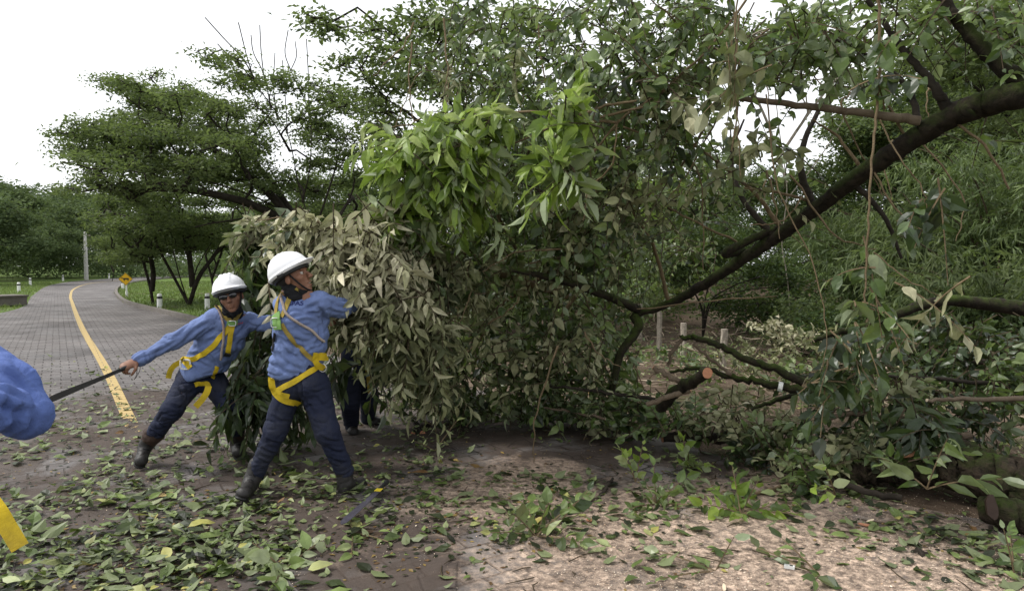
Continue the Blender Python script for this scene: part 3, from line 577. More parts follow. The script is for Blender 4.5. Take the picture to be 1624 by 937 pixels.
for i, (px, py, dx, lb) in enumerate([(340, 470, -14, 'dark leaning trunk tree right of the fan stemmed tree on the island'), (384, 474, -20, 'second dark leaning tree partly behind the glasses wearing worker'), (178, 446, 8, 'dark trunked far tree between the utility pole and the warning sign')]):
    b = G(px, py); Y = b[1]; tree('acacia_tree', lb, b, [[b, P(px + dx * .3, py - 30 * 30 / Y, Y), P(px + dx, py - 70 * 30 / Y, Y)], [P(px + dx * .3, py - 30 * 30 / Y, Y), P(px + dx * -.8, py - 75 * 30 / Y, Y)]],
         px_pads([(px + dx, py - 95 * 30 / Y, Y, 2.5, 55 * 30 / Y, 20 * 30 / Y), (px - dx, py - 125 * 30 / Y, Y, 2.5, 60 * 30 / Y, 24 * 30 / Y)], 1.2, rng), rmax=.24, seed=90 + i, r_tip=.024, leaf=.16)
# ------------------------------------------------------------------ leafy sprays
def sprays(lf, tw, o, d, L, nleaf, ll, lw, droop=.35, side=.75, down=.35, tip=True, curl=.25, fold=.35, rndc=None, detail=2, rng=RNG, tr=.006, updir=.8, rspread=.2):
    """twigs with leaves set alternately: o, d (S,3); each twig sags under its own weight"""
    Sn = len(o); o = np.asarray(o, float); d = unit(d); L = np.broadcast_to(L, (Sn,)).astype(float); t = np.linspace(0, 1, 7)
    dn = np.array([0, 0, -1.]); path = o[:, None] + d[:, None] * (L[:, None] * t)[..., None] + dn * (droop * L[:, None] * t ** 2)[..., None]
    if tw is not None:
        for s_ in range(Sn): tube(tw, path[s_], np.linspace(tr, tr * .4, 7), 3, caps=False)
    tl = np.linspace(.12, 1, nleaf); base = o[:, None] + d[:, None] * (L[:, None] * tl)[..., None] + dn * (droop * L[:, None] * tl ** 2)[..., None]
    tang = unit(d[:, None] + dn * (2 * droop * tl)[None, :, None]); up = np.array([0, 0, 1.]) + rng.normal(0, .5, (Sn, 1, 3)); sv = unit(np.cross(tang, up))
    sg = np.where(np.arange(nleaf) % 2 == 0, 1., -1.)[None, :, None]; sg = sg * np.where(tl > .97, 0.15, 1)[None, :, None]
    ld = sv * sg * side + tang * .75 + dn * down + rng.normal(0, .3, (Sn, nleaf, 3)); nn = np.cross(sv, tang); nn = nn * np.sign(nn[..., 2:3] + 1e-6) + rng.normal(0, .5, (Sn, nleaf, 3))
    sz = np.clip(rng.lognormal(-.12, .3, (Sn, nleaf)), .35, 1.35) * ll * np.clip(1.15 - .35 * tl, .5, 1)[None]
    rc = rng.normal(.5, .16, (Sn, 1)) if rndc is None else np.broadcast_to(np.asarray(rndc, float).reshape(-1, 1), (Sn, 1))
    rn = np.clip(rc + rng.normal(0, rspread, (Sn, nleaf)), 0, 1)
    leaves(lf, base.reshape(-1, 3), ld.reshape(-1, 3), nn.reshape(-1, 3), sz.ravel(), (sz * lw / ll).ravel() * rng.uniform(.8, 1.15, Sn * nleaf), curl, fold, rn.ravel(), detail, rng=rng)
STY = dict(  # nleaf, twig length, leaf length, width, droop, side, down
    bright=dict(nleaf=9, L=.34, ll=.17, lw=.062, droop=.3, side=.85, down=.35, curl=.35, fold=.5),
    pale=dict(nleaf=14, L=.4, ll=.125, lw=.041, droop=.5, side=.85, down=.3, curl=.35, fold=.6),
    mid=dict(nleaf=9, L=.4, ll=.1, lw=.052, droop=.25, side=.9, down=.15, curl=.25, fold=.4),
    small=dict(nleaf=10, L=.4, ll=.075, lw=.04, droop=.25, side=.9, down=.15, curl=.25, fold=.4),
    big=dict(nleaf=8, L=.36, ll=.125, lw=.07, droop=.4, side=.8, down=.55, curl=.2, fold=.3),
    long=dict(nleaf=9, L=.42, ll=.19, lw=.06, droop=.5, side=.7, down=.5, curl=.3, fold=.45),
    heap=dict(nleaf=8, L=.33, ll=.095, lw=.052, droop=.15, side=.85, down=.05, curl=.2, fold=.3))
def clump(lf, tw, px, py, Y, dY, rx, ry, n, style, out=.5, dirv=(0, 0, 0), rng=RNG, rc=None, zmin=.05, detail=2, edge=0.):
    """n sprays inside the ellipsoid seen at (px, py), radii in pixels, at distance Y +- dY; they point outwards plus dirv"""
    k = Y / F; c = P(px, py, Y); u = rng.normal(0, 1, (n, 3)); u /= np.linalg.norm(u, axis=1)[:, None]; r = rng.random((n, 1)) ** (1 / (2.2 + edge)); u = u * r
    o = c + u * np.array([rx * k, dY, ry * k]); st = dict(STY[style]); Lt = st.pop('L') * rng.uniform(.6, 1.3, n)
    d = unit(u) * out + np.asarray(dirv, float) + rng.normal(0, .6, (n, 3)); o = o - unit(d) * Lt[:, None] * .5; o[:, 2] = np.maximum(o[:, 2], zmin)
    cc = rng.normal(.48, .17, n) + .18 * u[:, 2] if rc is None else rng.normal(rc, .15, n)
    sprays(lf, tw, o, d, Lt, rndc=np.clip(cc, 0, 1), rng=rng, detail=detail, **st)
def polyl(pts, n=7, jit=0): return smoothpath([P(*p[:3]) for p in pts], n, jit)
def limb(mb, pts, sides=10, rough=.05, caps=True, capmat=None, jit=.006, mat=0, n=7):
    q = polyl(pts, n, jit); r = np.interp(np.linspace(0, len(pts) - 1, len(q)), np.arange(len(pts)), [p[3] for p in pts]); tube(mb, q, r, sides, rough=rough, caps=caps, capmat=capmat, mat=mat); return q

rng = np.random.default_rng(101)
base = np.array([6.4, 4.6, 0.])
FT = empty('fallen_tree', tuple(base), 'huge freshly felled tree whose leafy crown lies across the road right of the workers', 'fallen tree')
# trunk out of the frame on the right, rising to the thick mossy limb that crosses the picture
m = MB(); MAIN = [(1004, 500, 6.0, .035), (1060, 482, 5.9, .043), (1110, 455, 5.7, .05), (1170, 416, 5.4, .055), (1230, 376, 5.2, .06), (1290, 334, 4.95, .064), (1350, 288, 4.65, .068), (1410, 246, 4.4, .072), (1460, 214, 4.25, .078), (1510, 184, 4.1, .086), (1565, 164, 3.95, .09), (1624, 147, 3.8, .092), (1780, 105, 3.7, .11)]
pp = [P(*p[:3]) for p in MAIN] + [np.array([4.6, 3.8, 2.3]), np.array([5.6, 4.2, 1.6]), np.array([6.2, 4.5, .7]), np.array([6.4, 4.6, -.1])]
rr = [p[3] * .82 for p in MAIN] + [.14, .18, .22, .26]
q_ = smoothpath(pp, 9, .003); tube(m, q_, np.interp(np.linspace(0, len(pp) - 1, len(q_)), np.arange(len(pp)), rr), 18, rough=.03)
keep(m.build('trunk', M['bark_moss'], smooth=True), FT)
LIMBS = [
    ([(812, 428, 5.2, .016), (860, 438, 5.3, .024), (920, 454, 5.5, .03), (970, 473, 5.75, .036), (1012, 490, 5.95, .04)], 'bark_moss'),
    ([(1004, 498, 6.0, .045), (1012, 520, 5.95, .04), (985, 560, 5.9, .035), (970, 620, 5.9, .03)], 'bark_moss'),
    ([(1180, 398, 5.4, .03), (1150, 402, 5.3, .035), (1190, 380, 5.25, .03), (1240, 360, 5.2, .03)], 'bark_moss'),
    ([(1290, 334, 4.95, .03), (1270, 260, 5.0, .024), (1290, 190, 5.1, .018), (1330, 130, 5.2, .01)], 'bark_dark'),
    ([(1230, 376, 5.2, .026), (1180, 320, 5.3, .02), (1160, 250, 5.5, .014), (1180, 190, 5.6, .008)], 'bark_dark'),
    ([(1350, 288, 4.65, .022), (1400, 340, 4.6, .016), (1430, 410, 4.6, .01)], 'bark_dark'),
    ([(1460, 214, 4.25, .024), (1440, 140, 4.4, .018), (1380, 90, 4.5, .012), (1320, 60, 4.6, .008)], 'bark_dark'),
    ([(1122, 148, 4.5, .014), (1200, 159, 4.45, .018), (1290, 170, 4.35, .022), (1380, 181, 4.25, .024), (1458, 192, 4.2, .03)], 'bark_smooth'),
    ([(1375, 0, 4.2, .014), (1400, 35, 4.2, .017), (1440, 88, 4.15, .02), (1478, 132, 4.1, .024), (1502, 172, 4.1, .035)], 'bark_dark'),
    ([(1470, -60, 3.95, .03), (1500, 5, 3.95, .032), (1535, 50, 3.9, .038), (1580, 100, 3.85, .042), (1634, 140, 3.8, .055)], 'bark_moss'),
    ([(1585, 520, 6.2, .07), (1530, 480, 6.2, .05), (1480, 478, 6.2, .045), (1400, 505, 6.1, .04), (1340, 525, 6.1, .03), (1290, 535, 6.1, .02)], 'bark_moss')]
for pts, mt in LIMBS[:10]:
    m = MB(); limb(m, pts, 12, rough=.035, jit=.003); keep(m.build('limb', M[mt], smooth=True), FT)
m = MB()   # whippy secondary branches through the crown
WH = [[(1200, -20, 4.6, .009), (1120, 80, 4.6, .009), (1050, 145, 4.6, .01), (980, 195, 4.6, .008), (930, 260, 4.6, .006)], [(1010, 160, 4.4, .008), (950, 172, 4.5, .01), (890, 195, 4.7, .008), (800, 235, 4.9, .006)], [(1020, 170, 4.4, .008), (960, 185, 4.5, .01), (880, 215, 4.8, .008)], [(980, 195, 4.5, .01), (920, 190, 4.6, .012), (860, 178, 4.8, .01), (760, 180, 5., .005)], [(1165, 20, 4.3, .007), (1160, 90, 4.3, .006), (1172, 150, 4.3, .006), (1160, 240, 4.3, .005)],
      [(980, 190, 4.5, .006), (970, 260, 4.5, .006), (935, 300, 4.6, .005), (925, 350, 4.6, .004)], [(840, 418, 5.4, .008), (890, 408, 5.4, .008), (945, 388, 5.4, .006)], [(1130, 170, 5, .012), (1090, 250, 5, .01), (1040, 300, 5.1, .009), (980, 340, 5.2, .006)], [(1180, 390, 5.4, .01), (1120, 360, 5.3, .009), (1060, 330, 5.3, .007)], [(1290, 320, 5, .012), (1230, 305, 5, .01), (1180, 298, 5, .006)],
      [(830, 430, 6.2, .012), (780, 410, 6, .014), (720, 400, 5.7, .012), (650, 380, 5.4, .01)], [(860, 440, 6.2, .02), (800, 480, 6.1, .018), (760, 540, 6, .014), (700, 590, 6, .01)], [(920, 456, 6.1, .02), (880, 520, 6.1, .016), (850, 580, 6.1, .012)], [(840, 436, 6.2, .02), (800, 360, 5.9, .016), (760, 280, 5.5, .013), (700, 240, 5.1, .009)], [(1060, 478, 5.9, .02), (1040, 400, 5.7, .015), (1000, 330, 5.5, .01)], [(1240, 362, 5.2, .02), (1190, 300, 5.2, .014), (1100, 230, 5.2, .01), (1040, 200, 5.2, .007)], [(1365, 268, 4.6, .014), (1330, 220, 4.7, .01), (1290, 190, 4.8, .006)], [(1440, 222, 4.3, .01), (1400, 150, 4.3, .008), (1370, 60, 4.3, .006)],
      [(1500, 186, 4.1, .01), (1560, 230, 4., .008), (1600, 300, 4., .006)], [(1380, 260, 4.5, .008), (1420, 330, 4.3, .006), (1470, 370, 4.2, .004)], [(1010, 490, 5.6, .006), (1150, 475, 5.4, .006), (1230, 470, 5.3, .004)]]
for w in WH: limb(m, w, 5, caps=False, jit=.004, n=5)
for i in range(70):    # thin crooked twigs reaching out of the crown
    px, py = rng.uniform(640, 1500), rng.uniform(20, 560)
    if py > 560 - (px - 640) * .35 and px > 1000: continue
    Yw = 4.5 + 1.3 * rng.random() + (.6 if px < 1000 else 0); a = rng.uniform(-2.9, -.2) if rng.random() < .35 else rng.uniform(.5, 2.9); L = rng.uniform(60, 190); p0 = np.array([px, py]); dv = np.array([math.cos(a), math.sin(a)]) * L; nb = rng.normal(0, .16 * L, 2)
    limb(m, [(*p0, Yw, .008), (*(p0 + dv * .35 + nb), Yw - .1, .006), (*(p0 + dv * .7 + nb * .6), Yw - .15, .0045), (*(p0 + dv), Yw - .2, .003)], 4, caps=False, jit=.006, n=4)
keep(m.build('twig', M['bark_twig'], smooth=True), FT)
def leafpart(name, label, mat, clumps, parent, twm='bark_twig_dark', seed=1, detail=2, thin=1.):
    r_ = np.random.default_rng(seed); lf = MB(); tw = MB()
    for c in clumps:
        c = list(c); c[6] = max(2, int(c[6] * (thin if c[1] < 340 else .5 + .5 * thin))); clump(lf, tw, *c[:8], **(c[8] if len(c) > 8 else {}), rng=r_, detail=detail)
    o = lf.build(name, M[mat]); keep(o, parent); 
    if label: o['label'] = label
    t = tw.build(name.replace('foliage', 'twig') if 'foliage' in name else 'twig', M[twm]); keep(t, parent); return o
D_L = dict(dirv=(-.5, -.2, -.2)); D_D = dict(dirv=(-.15, -.25, -.2)); D_U = dict(dirv=(0, 0, .5))
leafpart('foliage', 'bright green pointed leaves in hanging rosettes', 'leaf_bright', [
    (690, 255, 4.8, .35, 90, 60, 60, 'bright', D_L), (640, 225, 4.8, .25, 55, 35, 20, 'bright', dict(dirv=(-.7, -.2, .1))), (640, 335, 4.9, .25, 55, 42, 34, 'bright', D_L), (745, 190, 4.9, .3, 85, 28, 36, 'bright', dict(dirv=(-.3, 0, .3))), (740, 300, 4.8, .3, 50, 45, 20, 'bright', D_L), (720, 235, 4.7, .2, 60, 50, 22, 'bright', D_L),
    (885, 265, 4.2, .15, 48, 48, 17, 'bright', D_D), (910, 185, 4.2, .15, 45, 45, 13, 'bright', dict(dirv=(-.2, 0, .4)))], FT, seed=201, thin=.85)
leafpart('foliage', None, 'leaf_mid', [
    (820, 230, 5.4, .4, 80, 60, 50, 'mid', D_L), (860, 330, 5.6, .5, 90, 70, 80, 'mid', D_D), (760, 380, 5.6, .5, 90, 60, 70, 'mid', D_D), (930, 360, 5.5, .6, 90, 80, 90, 'mid', D_D), (990, 390, 6.2, .3, 70, 60, 70, 'small', D_D), (960, 250, 5.2, .5, 80, 70, 60, 'mid', D_D),
    (1000, 130, 4.8, .5, 90, 80, 80, 'mid', D_D), (940, 110, 4.7, .4, 60, 60, 26, 'big', D_D), (1060, 200, 5, .5, 70, 80, 56, 'mid', D_D), (1140, 240, 5.4, .5, 80, 60, 28, 'mid', D_D), (1120, 310, 5.9, .4, 90, 50, 46, 'small', D_D), (1080, 60, 4.8, .5, 100, 70, 76, 'mid', D_D),
    (1200, 100, 4.5, .5, 100, 60, 56, 'mid', D_D), (1300, 50, 4.4, .5, 100, 60, 60, 'mid', D_D), (1220, 200, 4.8, .4, 60, 50, 7, 'mid', D_D), (1320, 120, 4.4, .4, 60, 50, 10, 'big', D_D), (1420, 50, 4.1, .4, 80, 50, 26, 'mid', D_D), (1530, 50, 4.1, .4, 90, 50, 26, 'mid', D_D), (1600, 40, 3.8, .3, 60, 70, 22, 'mid', D_D), (1580, 215, 4.2, .3, 50, 20, 4, 'mid', D_D), (1230, 270, 5.6, .3, 50, 50, 8, 'mid', D_D),
    (800, 130, 5.6, .6, 80, 70, 60, 'mid', D_D), (720, 100, 6.2, .6, 70, 70, 50, 'mid', D_D), (760, 30, 6.2, .6, 90, 50, 56, 'mid', D_D), (870, 40, 5.6, .6, 80, 50, 46, 'mid', D_D), (980, 20, 5, .5, 80, 50, 40, 'mid', D_D), (1130, 10, 4.8, .4, 80, 40, 30, 'mid', D_D)], FT, seed=202, thin=.5)
leafpart('foliage', None, 'leaf_mid', [
    (720, 330, 6, .5, 80, 60, 60, 'mid', D_D), (800, 440, 6.2, .6, 110, 70, 90, 'mid', D_D), (900, 510, 6.3, .5, 110, 80, 110, 'mid', D_D), (760, 540, 6.2, .5, 110, 80, 100, 'mid', D_D), (880, 590, 6.2, .5, 120, 60, 110, 'mid', D_D), (700, 600, 6.3, .4, 80, 40, 50, 'mid', D_D), (970, 590, 6.4, .3, 50, 60, 50, 'mid', D_D), (1000, 440, 6.8, .3, 80, 50, 50, 'small', D_D), (1080, 400, 6.4, .4, 70, 50, 30, 'small', D_D),
    (820, 640, 6.3, .35, 170, 14, 60, 'heap', D_U), (960, 640, 6., .35, 80, 20, 40, 'heap', D_U), (800, 240, 5.9, .5, 90, 60, 50, 'mid', D_D), (850, 150, 6, .5, 60, 60, 36, 'mid', D_D), (1290, 60, 5.2, .5, 120, 50, 22, 'mid', D_D)], FT, seed=203, thin=.55)
leafpart('foliage', None, 'leaf_olive', [
    (760, 450, 5.6, .3, 60, 60, 26, 'pale', D_D), (860, 420, 5.6, .4, 80, 60, 30, 'mid', D_D), (940, 420, 5.8, .3, 60, 40, 18, 'mid', D_D), (900, 320, 5.2, .3, 60, 60, 22, 'mid', D_D), (1000, 300, 5, .4, 80, 60, 24, 'mid', D_D), (800, 560, 5.8, .4, 90, 60, 30, 'mid', D_D), (1100, 120, 4.5, .3, 60, 60, 10, 'big', D_D), (1180, 260, 4.6, .3, 80, 60, 14, 'mid', D_D), (1060, 170, 4.6, .3, 60, 60, 10, 'mid', D_D), (820, 100, 5.2, .3, 20, 30, 4, 'pale', D_D), (705, 115, 5.4, .3, 36, 14, 6, 'pale', D_D), (1280, 235, 4.6, .3, 60, 26, 4, 'big', D_D), (1050, 320, 5.1, .4, 70, 50, 20, 'small', D_D), (900, 550, 5.8, .4, 90, 60, 26, 'mid', D_D)], FT, seed=204, thin=.65)
# hanging vines with heart-shaped leaves in front of the limb
def vine(pts, r, leafs, label, sty='big', mat='leaf_mid', seed=1, twm='bark_twig', n=8):
    rg = np.random.default_rng(seed); a = [P(*p) for p in pts]; root = empty('hanging_vine', tuple(a[0]), label, 'vine', None); m = MB(); q_ = smoothpath(a, 6, .004, rg); tube(m, q_, np.linspace(r, r * .5, len(q_)), 5, caps=False); keep(m.build('stem', M[twm], smooth=True), root)
    lf = MB(); tw = MB()
    for c in leafs: clump(lf, tw, *c[:8], **(c[8] if len(c) > 8 else {}), rng=rg)
    if tw.n: keep(tw.build('tendril', M[twm]), root)
    if lf.n: keep(lf.build('foliage', M[mat]), root)
    return root
vine([(1392, -30, 3.7), (1397, 60, 3.7), (1392, 160, 3.7), (1384, 240, 3.65), (1378, 330, 3.6), (1374, 420, 3.6), (1372, 490, 3.6)], .009, [(1370, 440, 3.6, .12, 20, 40, 3, 'big', D_D), (1395, 490, 3.6, .12, 30, 24, 4, 'big', D_D), (1395, 90, 3.7, .1, 15, 50, 4, 'big', D_D)], 'long straight vine hanging in front of the thick limb with leaves at its lower end', seed=31)
vine([(1395, 190, 3.7), (1420, 240, 3.65), (1462, 300, 3.6), (1470, 330, 3.6)], .005, [(1475, 330, 3.6, .1, 26, 18, 5, 'big', D_D)], 'short vine ending in one dark leaf cluster right of the straight vine', mat='leaf_dark', seed=32)
vine([(1385, 400, 3.6), (1420, 430, 3.55), (1460, 455, 3.5), (1490, 470, 3.5)], .004, [(1490, 470, 3.5, .06, 16, 6, 2, 'big', dict(rc=.95))], 'thin looping tendril carrying a large pale leaf above the mossy log', mat='leaf_olive', seed=33)
vine([(1215, 150, 4.), (1235, 300, 4.), (1290, 420, 3.9), (1310, 520, 3.8), (1300, 600, 3.8)], .005, [(1320, 560, 3.8, .15, 36, 40, 5, 'big', D_D), (1310, 600, 3.8, .12, 30, 24, 4, 'big', D_D), (1370, 530, 3.9, .15, 30, 20, 3, 'big', D_D)], 'leafy vine drooping over the cut branches with broad dark leaves', mat='leaf_dark', seed=34)
vine([(1170, 0, 3.9), (1165, 90, 3.9), (1170, 200, 3.9), (1175, 280, 3.9)], .005, [(1165, 60, 3.9, .08, 14, 30, 3, 'big', D_D), (1175, 130, 3.9, .08, 14, 30, 2, 'big', D_D)], 'thin vine hanging straight down at the top left of the horizontal stick', mat='leaf_olive', seed=35)

# ------------------------------------------------------------------ wilted branches the workers drag
WB = empty('cut_branch', tuple(P(640, 640, 5.2)), 'wilted cut branch with pale olive leaves that the workers are dragging', 'branch')
m = MB()
for w in [[(900, 470, 6.0, .03), (780, 430, 5.7, .026), (680, 410, 5.2, .02), (600, 390, 4.9, .014), (500, 350, 4.8, .008)], [(700, 415, 5.3, .018), (640, 470, 5., .014), (600, 520, 4.9, .01), (590, 570, 4.9, .006)], [(620, 395, 4.9, .012), (570, 440, 4.8, .01), (530, 470, 4.8, .006)], [(660, 410, 5.1, .014), (690, 500, 5., .01), (690, 580, 5., .007), (680, 620, 5, .004)], [(560, 375, 4.8, .008), (470, 345, 4.9, .006), (410, 350, 5, .004)]]:
    limb(m, w, 6, jit=.006, n=5)
keep(m.build('stem', M['bark_twig'], smooth=True), WB)
leafpart('foliage', 'pale undersides of wilted hanging leaves', 'leaf_pale', [
    (500, 355, 4.8, .15, 40, 16, 15, 'pale', dict(dirv=(-.7, -.2, .1))), (560, 370, 4.75, .2, 50, 28, 26, 'pale', D_L), (590, 410, 4.7, .2, 60, 40, 40, 'pale', D_D), (540, 440, 4.75, .15, 34, 34, 20, 'pale', D_D), (630, 450, 4.8, .2, 50, 46, 30, 'pale', D_D), (402, 345, 5.5, .1, 12, 8, 3, 'pale', D_U), (450, 350, 4.9, .1, 26, 10, 6, 'pale', D_L), (600, 345, 4.8, .15, 40, 16, 12, 'pale', D_L)], WB, seed=301)
leafpart('foliage', None, 'leaf_olive', [
    (650, 495, 4.75, .2, 56, 55, 38, 'pale', D_D), (605, 480, 4.7, .15, 34, 36, 20, 'pale', D_D), (650, 560, 4.85, .15, 30, 30, 14, 'pale', D_D), (685, 520, 4.9, .2, 40, 60, 26, 'pale', D_D), (690, 595, 4.9, .12, 26, 26, 12, 'pale', D_D), (545, 520, 4.7, .08, 18, 16, 4, 'pale', D_D), (700, 430, 5.2, .3, 50, 60, 34, 'pale', D_D), (650, 400, 5., .25, 60, 30, 26, 'pale', D_D), (405, 368, 5.5, .1, 28, 20, 8, 'pale', D_L), (560, 500, 4.9, .2, 24, 30, 10, 'pale', D_D)], WB, seed=302)
GB = empty('cut_branch', tuple(P(420, 700, 5.6)), 'green leafy branch between and behind the two workers in white helmets', 'branch')
m = MB()
for w in [[(660, 460, 6.2, .03), (560, 440, 6, .026), (480, 430, 5.9, .02), (420, 400, 5.8, .014), (390, 350, 5.8, .008)], [(480, 430, 5.9, .018), (440, 520, 5.7, .014), (420, 600, 5.5, .01)], [(460, 480, 5.8, .014), (480, 560, 5.7, .012), (470, 620, 5.6, .008)]]: limb(m, w, 6, jit=.006, n=5)
keep(m.build('stem', M['bark_twig_dark'], smooth=True), GB)
leafpart('foliage', None, 'leaf_mid', [
    (405, 420, 5.8, .2, 26, 55, 26, 'long', D_L), (400, 360, 5.8, .2, 24, 22, 14, 'long', D_L), (440, 400, 5.9, .2, 40, 45, 26, 'long', D_D), (400, 480, 5.7, .2, 28, 40, 20, 'long', D_D), (520, 410, 6, .2, 50, 40, 26, 'long', D_D), (385, 480, 6.1, .1, 14, 30, 5, 'long', dict(dirv=(-.5, 0, .2), rc=.9))], GB, seed=303)
leafpart('foliage', 'dark glossy long leaves hanging low', 'leaf_dark', [
    (430, 560, 5.4, .3, 45, 55, 40, 'long', D_D), (640, 430, 5.0, .2, 60, 40, 14, 'mid', D_D), (560, 400, 4.9, .2, 50, 26, 9, 'mid', D_D), (690, 480, 5.1, .2, 50, 60, 14, 'mid', D_D), (480, 360, 4.95, .15, 40, 16, 6, 'mid', D_L), (385, 610, 5.1, .15, 34, 24, 15, 'long', dict(dirv=(-.7, -.2, -.2))), (410, 640, 5.3, .2, 40, 20, 14, 'long', D_D), (450, 620, 5.4, .2, 30, 40, 18, 'long', D_D), (600, 460, 6, .3, 60, 50, 36, 'long', D_D), (600, 550, 5.5, .15, 26, 36, 8, 'long', D_D), (600, 520, 6.6, .3, 50, 50, 26, 'long', D_D), (660, 580, 6.5, .3, 40, 46, 30, 'mid', D_D), (530, 575, 4.9, .08, 16, 18, 4, 'long', D_D), (420, 500, 5.8, .3, 50, 60, 30, 'long', D_D)], GB, seed=304)
m = empty('leaf_spray', tuple(P(445, 455, 4.15)), 'small pale drooping leaf spray just behind the neck of the worker seen from behind', 'leaf spray')
lf = MB(); tw = MB(); sprays(lf, tw, np.array([P(425, 440, 4.6)]), np.array([[.05, 0, -.6]]), .3, 11, .1, .034, .5, .8, .2, rndc=.8, rspread=.1); keep(lf.build('foliage', M['leaf_pale']), m); keep(tw.build('stem', M['bark_twig']), m)
# ------------------------------------------------------------------ solid modelling: smooth union of rounded shapes -> one continuous skin
class SDF:
    def __init__(s, lo, hi, h):
        s.lo = np.array(lo, float); s.h = h; s.n = np.ceil((np.array(hi) - s.lo) / h).astype(int) + 1; s.v = np.full(s.n, .08, np.float32)
    def block(s, lo, hi):
        a = np.maximum(np.floor((lo - s.lo) / s.h).astype(int), 0); b = np.minimum(np.ceil((hi - s.lo) / s.h).astype(int) + 1, s.n)
        if np.any(a >= b): return None
        g = np.stack(np.meshgrid(*[s.lo[i] + s.h * np.arange(a[i], b[i]) for i in range(3)], indexing='ij'), -1); return tuple(slice(a[i], b[i]) for i in range(3)), g
    def put(s, sl, d, k, sub=False):
        o = s.v[sl]
        if sub: h = np.clip(.5 - .5 * (o + d) / k, 0, 1); s.v[sl] = o * (1 - h) - d * h + k * h * (1 - h)
        else: h = np.clip(.5 + .5 * (d - o) / k, 0, 1); s.v[sl] = d * (1 - h) + o * h - k * h * (1 - h)
    def cone(s, a, b, ra, rb, k=.02, sub=False, ax=None, sq=1.):
        a = np.asarray(a, float); b = np.asarray(b, float); m = max(ra, rb) + .07; r = s.block(np.minimum(a, b) - m, np.maximum(a, b) + m)
        if r is None: return s
        sl, g = r; ba = b - a; q = g - a; t = np.clip((q @ ba) / (ba @ ba + 1e-9), 0, 1); w = q - t[..., None] * ba
        if ax is not None: ax = unit(ax); w = w + ax * ((w @ ax) * (sq - 1))[..., None]
        s.put(sl, (np.linalg.norm(w, axis=-1) - (ra + (rb - ra) * t)) / (1 if sq <= 1 else sq ** .5), k, sub); return s
    def ell(s, c, rad, rot=None, k=.02, sub=False):
        c = np.asarray(c, float); rad = np.asarray(rad, float); m = rad.max() + .07; r = s.block(c - m, c + m)
        if r is None: return s
        sl, g = r; q = g - c
        if rot is not None: q = q @ np.asarray(rot).T           # rows of rot are the local axes
        k0 = np.linalg.norm(q / rad, axis=-1); k1 = np.linalg.norm(q / rad ** 2, axis=-1) + 1e-9; s.put(sl, k0 * (k0 - 1) / k1, k, sub); return s
    def cut(s, p, nrm, k=.004):
        """keep the side the normal points away from"""
        sl, g = s.block(s.lo, s.lo + s.n * s.h); d = (g - np.asarray(p)) @ unit(nrm); h = np.clip(.5 - .5 * (s.v - d) / k, 0, 1); s.v = (s.v * (1 - h) + d * h + k * h * (1 - h)).astype(np.float32); return s
    def mesh(s):
        v = s.v; ins = v < 0; nx, ny, nz = v.shape; c = np.zeros((nx - 1, ny - 1, nz - 1, 3)); cnt = np.zeros((nx - 1, ny - 1, nz - 1))
        for ax in range(3):
            o = [i for i in range(3) if i != ax]
            for u in (0, 1):
                for w in (0, 1):
                    A = [slice(0, -1)] * 3; A[o[0]] = slice(u, v.shape[o[0]] - 1 + u); A[o[1]] = slice(w, v.shape[o[1]] - 1 + w); B = list(A); B[ax] = slice(1, None); A = tuple(A); B = tuple(B)
                    x = ins[A] != ins[B]; t = np.where(x, v[A] / (v[A] - v[B] + 1e-12), 0); e = np.zeros(3); e[o[0]] = u; e[o[1]] = w
                    c += x[..., None] * e; c[..., ax] += t; cnt += x
        m = cnt > 0; idx = -np.ones(m.shape, int); idx[m] = np.arange(m.sum()); base = np.stack(np.nonzero(m), 1); V = s.lo + s.h * (base + c[m] / cnt[m][:, None]); Fs = []
        for ax in range(3):
            o = [i for i in range(3) if i != ax]; A = [slice(1, -1)] * 3; A[ax] = slice(0, -1); B = list(A); B[ax] = slice(1, None); a = ins[tuple(A)]; b = ins[tuple(B)]; x = a != b
            p = np.stack(np.nonzero(x), 1); p[:, o[0]] += 1; p[:, o[1]] += 1
            def I(du, dw): q = p.copy(); q[:, o[0]] -= du; q[:, o[1]] -= dw; return idx[q[:, 0], q[:, 1], q[:, 2]]
            qd = np.stack([I(1, 1), I(0, 1), I(0, 0), I(1, 0)], 1); fl = a[x]; 
            if ax == 1: fl = ~fl
            qd[~fl] = qd[~fl][:, ::-1]; Fs.append(qd)
        Q = np.concatenate(Fs); Q = Q[(Q >= 0).all(1)]; return V, Q
_tab = np.random.default_rng(5).random((32, 32, 32))
def vnoise(p):
    i = np.floor(p).astype(int); f = p - i; f = f * f * (3 - 2 * f); r = 0
    for dx in (0, 1):
        for dy in (0, 1):
            for dz in (0, 1):
                w = (f[:, 0] if dx else 1 - f[:, 0]) * (f[:, 1] if dy else 1 - f[:, 1]) * (f[:, 2] if dz else 1 - f[:, 2]); r = r + w * _tab[(i[:, 0] + dx) % 32, (i[:, 1] + dy) % 32, (i[:, 2] + dz) % 32]
    return r * 2 - 1
def vnormals(V, Q):
    n = np.cross(V[Q[:, 2]] - V[Q[:, 0]], V[Q[:, 3]] - V[Q[:, 1]]); N = np.zeros_like(V)
    for k in range(4): np.add.at(N, Q[:, k], n)
    return unit(N)
def relax(V, Q, it=2):
    for _ in range(it):
        a = np.zeros_like(V); c = np.zeros(len(V))
        for k in range(4): np.add.at(a, Q[:, k], V[Q[:, (k + 1) % 4]]); np.add.at(c, Q[:, k], 1)
        V = .5 * V + .5 * a / np.maximum(c, 1)[:, None]
    return V
